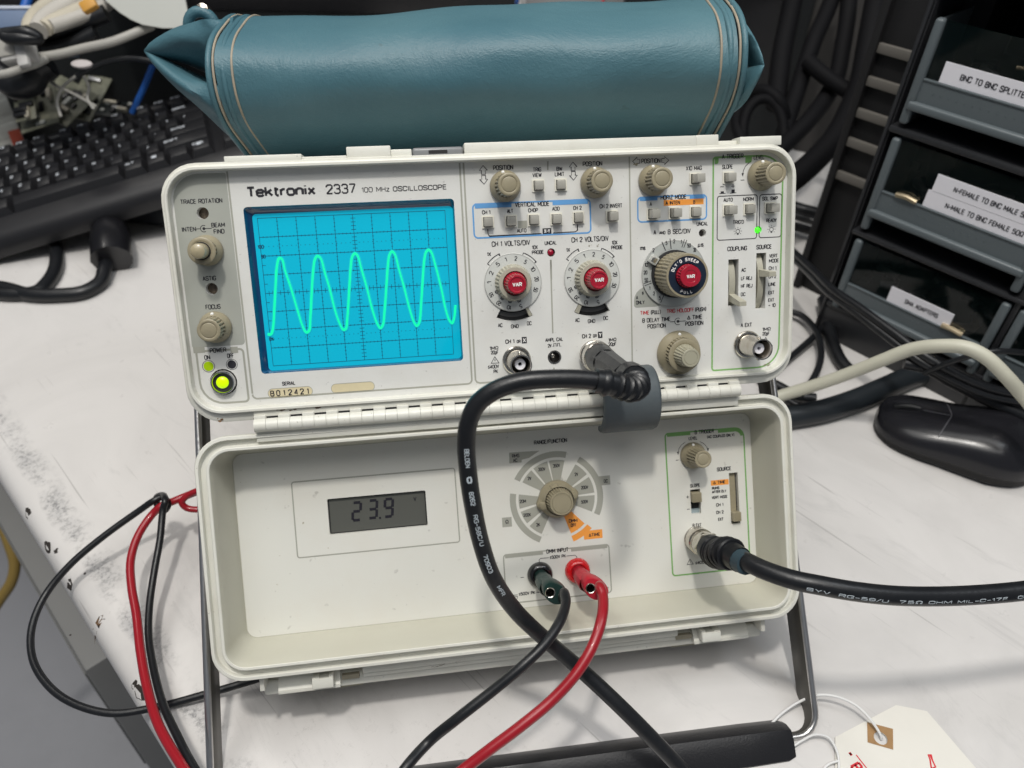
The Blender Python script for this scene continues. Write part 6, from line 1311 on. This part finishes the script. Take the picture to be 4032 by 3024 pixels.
for lab,pts in (('thin grey wire among the circuit boards',[(160,290),(210,330),(290,370),(380,420)]),('thin pale wire beside the circuit boards',[(330,300),(350,340),(345,390),(370,430)]),('thin grey wire rising from the boards',[(240,460),(225,400),(250,340),(300,300)])):
    tubeth('thin_wire',lab,[dp(u,v,835) for u,v in pts],1.7,gwc)
tubeth('grey_cable','pale grey cable crossing the dark space at upper left',[dp(-40,205,799),dp(60,215,799),dp(150,224,799),dp(230,214,799),dp(330,190,799),dp(440,165,799),dp(520,135,804),dp(600,100,812)],4.6,gwc)
tubeth('grey_cable','lower pale grey cable below the white connector',[dp(-40,300,774),dp(30,288,774),dp(90,268,778),dp(140,252,786),dp(180,232,795)],4,gwc)
tubeth('blue_cable','bright blue network cable running behind the keyboard',[dp(604,250,880),dp(585,300,890),dp(560,360,900),dp(538,405,905),dp(520,445,910)] if 1 else [dp(604,250,799),dp(585,300,786),dp(560,360,774),dp(536,410,765),dp(520,450,756)],3.6,mat('blue_cable_sheath',(.02,.11,.42),.4))
tubeth('blue_cable','short blue cable at the top left edge',[dp(120,-40,903),dp(105,10,903),dp(96,40,903)],5.5,mat('blue_cable_sheath',(.02,.11,.42),.4))
tubeth('black_cable','black cord curving behind the keyboard at far left',[tb(-60,540,40),tb(20,490,44),tb(90,465,46),tb(170,468,40),tb(270,480,30),tb(350,490,20)],6,blackr)
tubeth('black_strap','flat black loop above the white connector',[dp(10,135,756),dp(50,130,756),dp(110,128,756),dp(150,150,761),dp(90,152,756),dp(30,148,756),dp(10,135,756)],6,blackr,'strap')
t=thing('white_connector','white plastic connector block hanging at the upper left','connector',dp(80,220,778)); m=MB()
T=np.eye(4); T[:3,:3]=CAMR@np.array([[.97,.2,0],[-.2,.97,0],[0,0,1.]]); T[:3,3]=dp(72,200,778); m=MB(T); m.box(-16,16,-13,13,-10,10,0,4); m.box(2,14,-14,22,-12,-4,0,3); m.build('connector_body',mat('white_plastic2',(.55,.54,.52),.5),t); m=MB(T); m.box(-15,3,-9,9,-12,-9.5,0,1); m.build('connector_face',gwc,t)
t=thing('blue_grey_tray','blue grey metal tray with a bright rim at the top left edge','tray',dp(60,80,825)); T2=T.copy(); T2[:3,:3]=CAMR@np.eye(3); T2[:3,3]=dp(40,62,825); m=MB(T2); m.box(-80,36,-6,16,-2,70,0,2); m.build('tray_body',mat('blue_grey_metal',(.12,.17,.27),.5),t); m=MB(T2); m.box(-80,38,-10,-6,-3,70,0,1.5); m.build('rim',mat('bright_rim',(.5,.54,.62),.35),t)
t=thing('white_disc','small pale oval disc in the dark space at upper left','disc',dp(320,252,799)); m=MB(); T3=np.eye(4); T3[:3,:3]=CAMR; T3[:3,3]=dp(321,252,799); m=MB(T3); m.loft([[(11*math.cos(a)*k,4.4*math.sin(a)*k,z_) for a in np.linspace(0,2*math.pi,25)[:-1]] for k,z_ in ((.85,-1.5),(1,-.5),(1,1.5))],0,(1,1)); m.build('disc_body',mat('pale_disc',(.5,.46,.45),.6),t,fix=True)
# row of things above the pouch
t=thing('grey_monitor_frame','grey monitor housing peeking above the pouch','monitor',dp(2280,20,1150)); T4=np.eye(4); T4[:3,:3]=CAMR; T4[:3,3]=dp(2280,-10,1150); m=MB(T4); m.box(-85,125,-60,19,0,60,0,3); m.build('monitor_shell',mat('monitor_grey',(.15,.15,.155),.5),t); m=MB(T4); m.box(-86,-79,-60,17,-2,10,0,1); m.build('monitor_edge',mat('light_edge',(.3,.3,.3),.5),t)
tubeth('red_cable','thin red wire above the pouch',[dp(2385,-40,1100),dp(2376,0,1100),dp(2368,34,1100)],2.2,mat('thin_red',(.4,.03,.05),.5))
tubeth('blue_cable','thin blue cable above the middle of the pouch',[dp(2038,-40,1100),dp(2032,0,1100),dp(2028,16,1100)],5,mat('blue_cable_sheath',(.02,.11,.42),.4))
tubeth('yellow_cable','yellow cable above the right half of the pouch',[dp(2520,-30,1120),dp(2545,0,1120),dp(2580,14,1120),dp(2620,6,1120),dp(2640,-30,1120)],6,mat('yellow_sheath',(.45,.33,.05),.5))
tubeth('metal_pole','grey upright pole above the right part of the pouch',[dp(2672,-60,1130),dp(2668,60,1130)],9,mat('pole_grey',(.22,.22,.22),.4),'pole')

# ================================================================== under the bench at the left
def ug(u,v,z): return dp(u,v,z)
uf=mat('drawer_unit_grey',(.20,.20,.195),.5,mottle=.2,msc=5)
T5=TBM.copy(); T5[:3,3]=E1
m5=thing('bench_pedestal','grey steel pedestal under the left edge of the bench','pedestal',E1+inn*120-UP*600); m5.matrix_basis=Matrix([[*T5[i,:3], m5.location[i]] for i in range(3)]+[[0,0,0,1]])
m=MB(T5); m.box(-22,420,24,760,-700,-250,0,3); m.build('pedestal_body',uf,m5)
m=MB(T5); m.box(-24,-22.2,30,380,-470,-262,0,1); m.build('pedestal_drawer',mat('drawer_front_grey',(.16,.16,.155),.5),m5)
m=MB(T5); m.box(0,30,-70,20,-300,-240,0,6); m.build('levelling_foot',black,m5)
tubeth('yellow_cable','yellow cord lying on the floor at the left edge',[dp(-60,2020,1000),dp(0,2060,1010),dp(40,2150,1015),(dp(58,2220,1020)),dp(45,2290,1025),dp(0,2360,1030),dp(-40,2420,1030)],7,mat('yellow_floor_cord',(.28,.19,.05),.5))
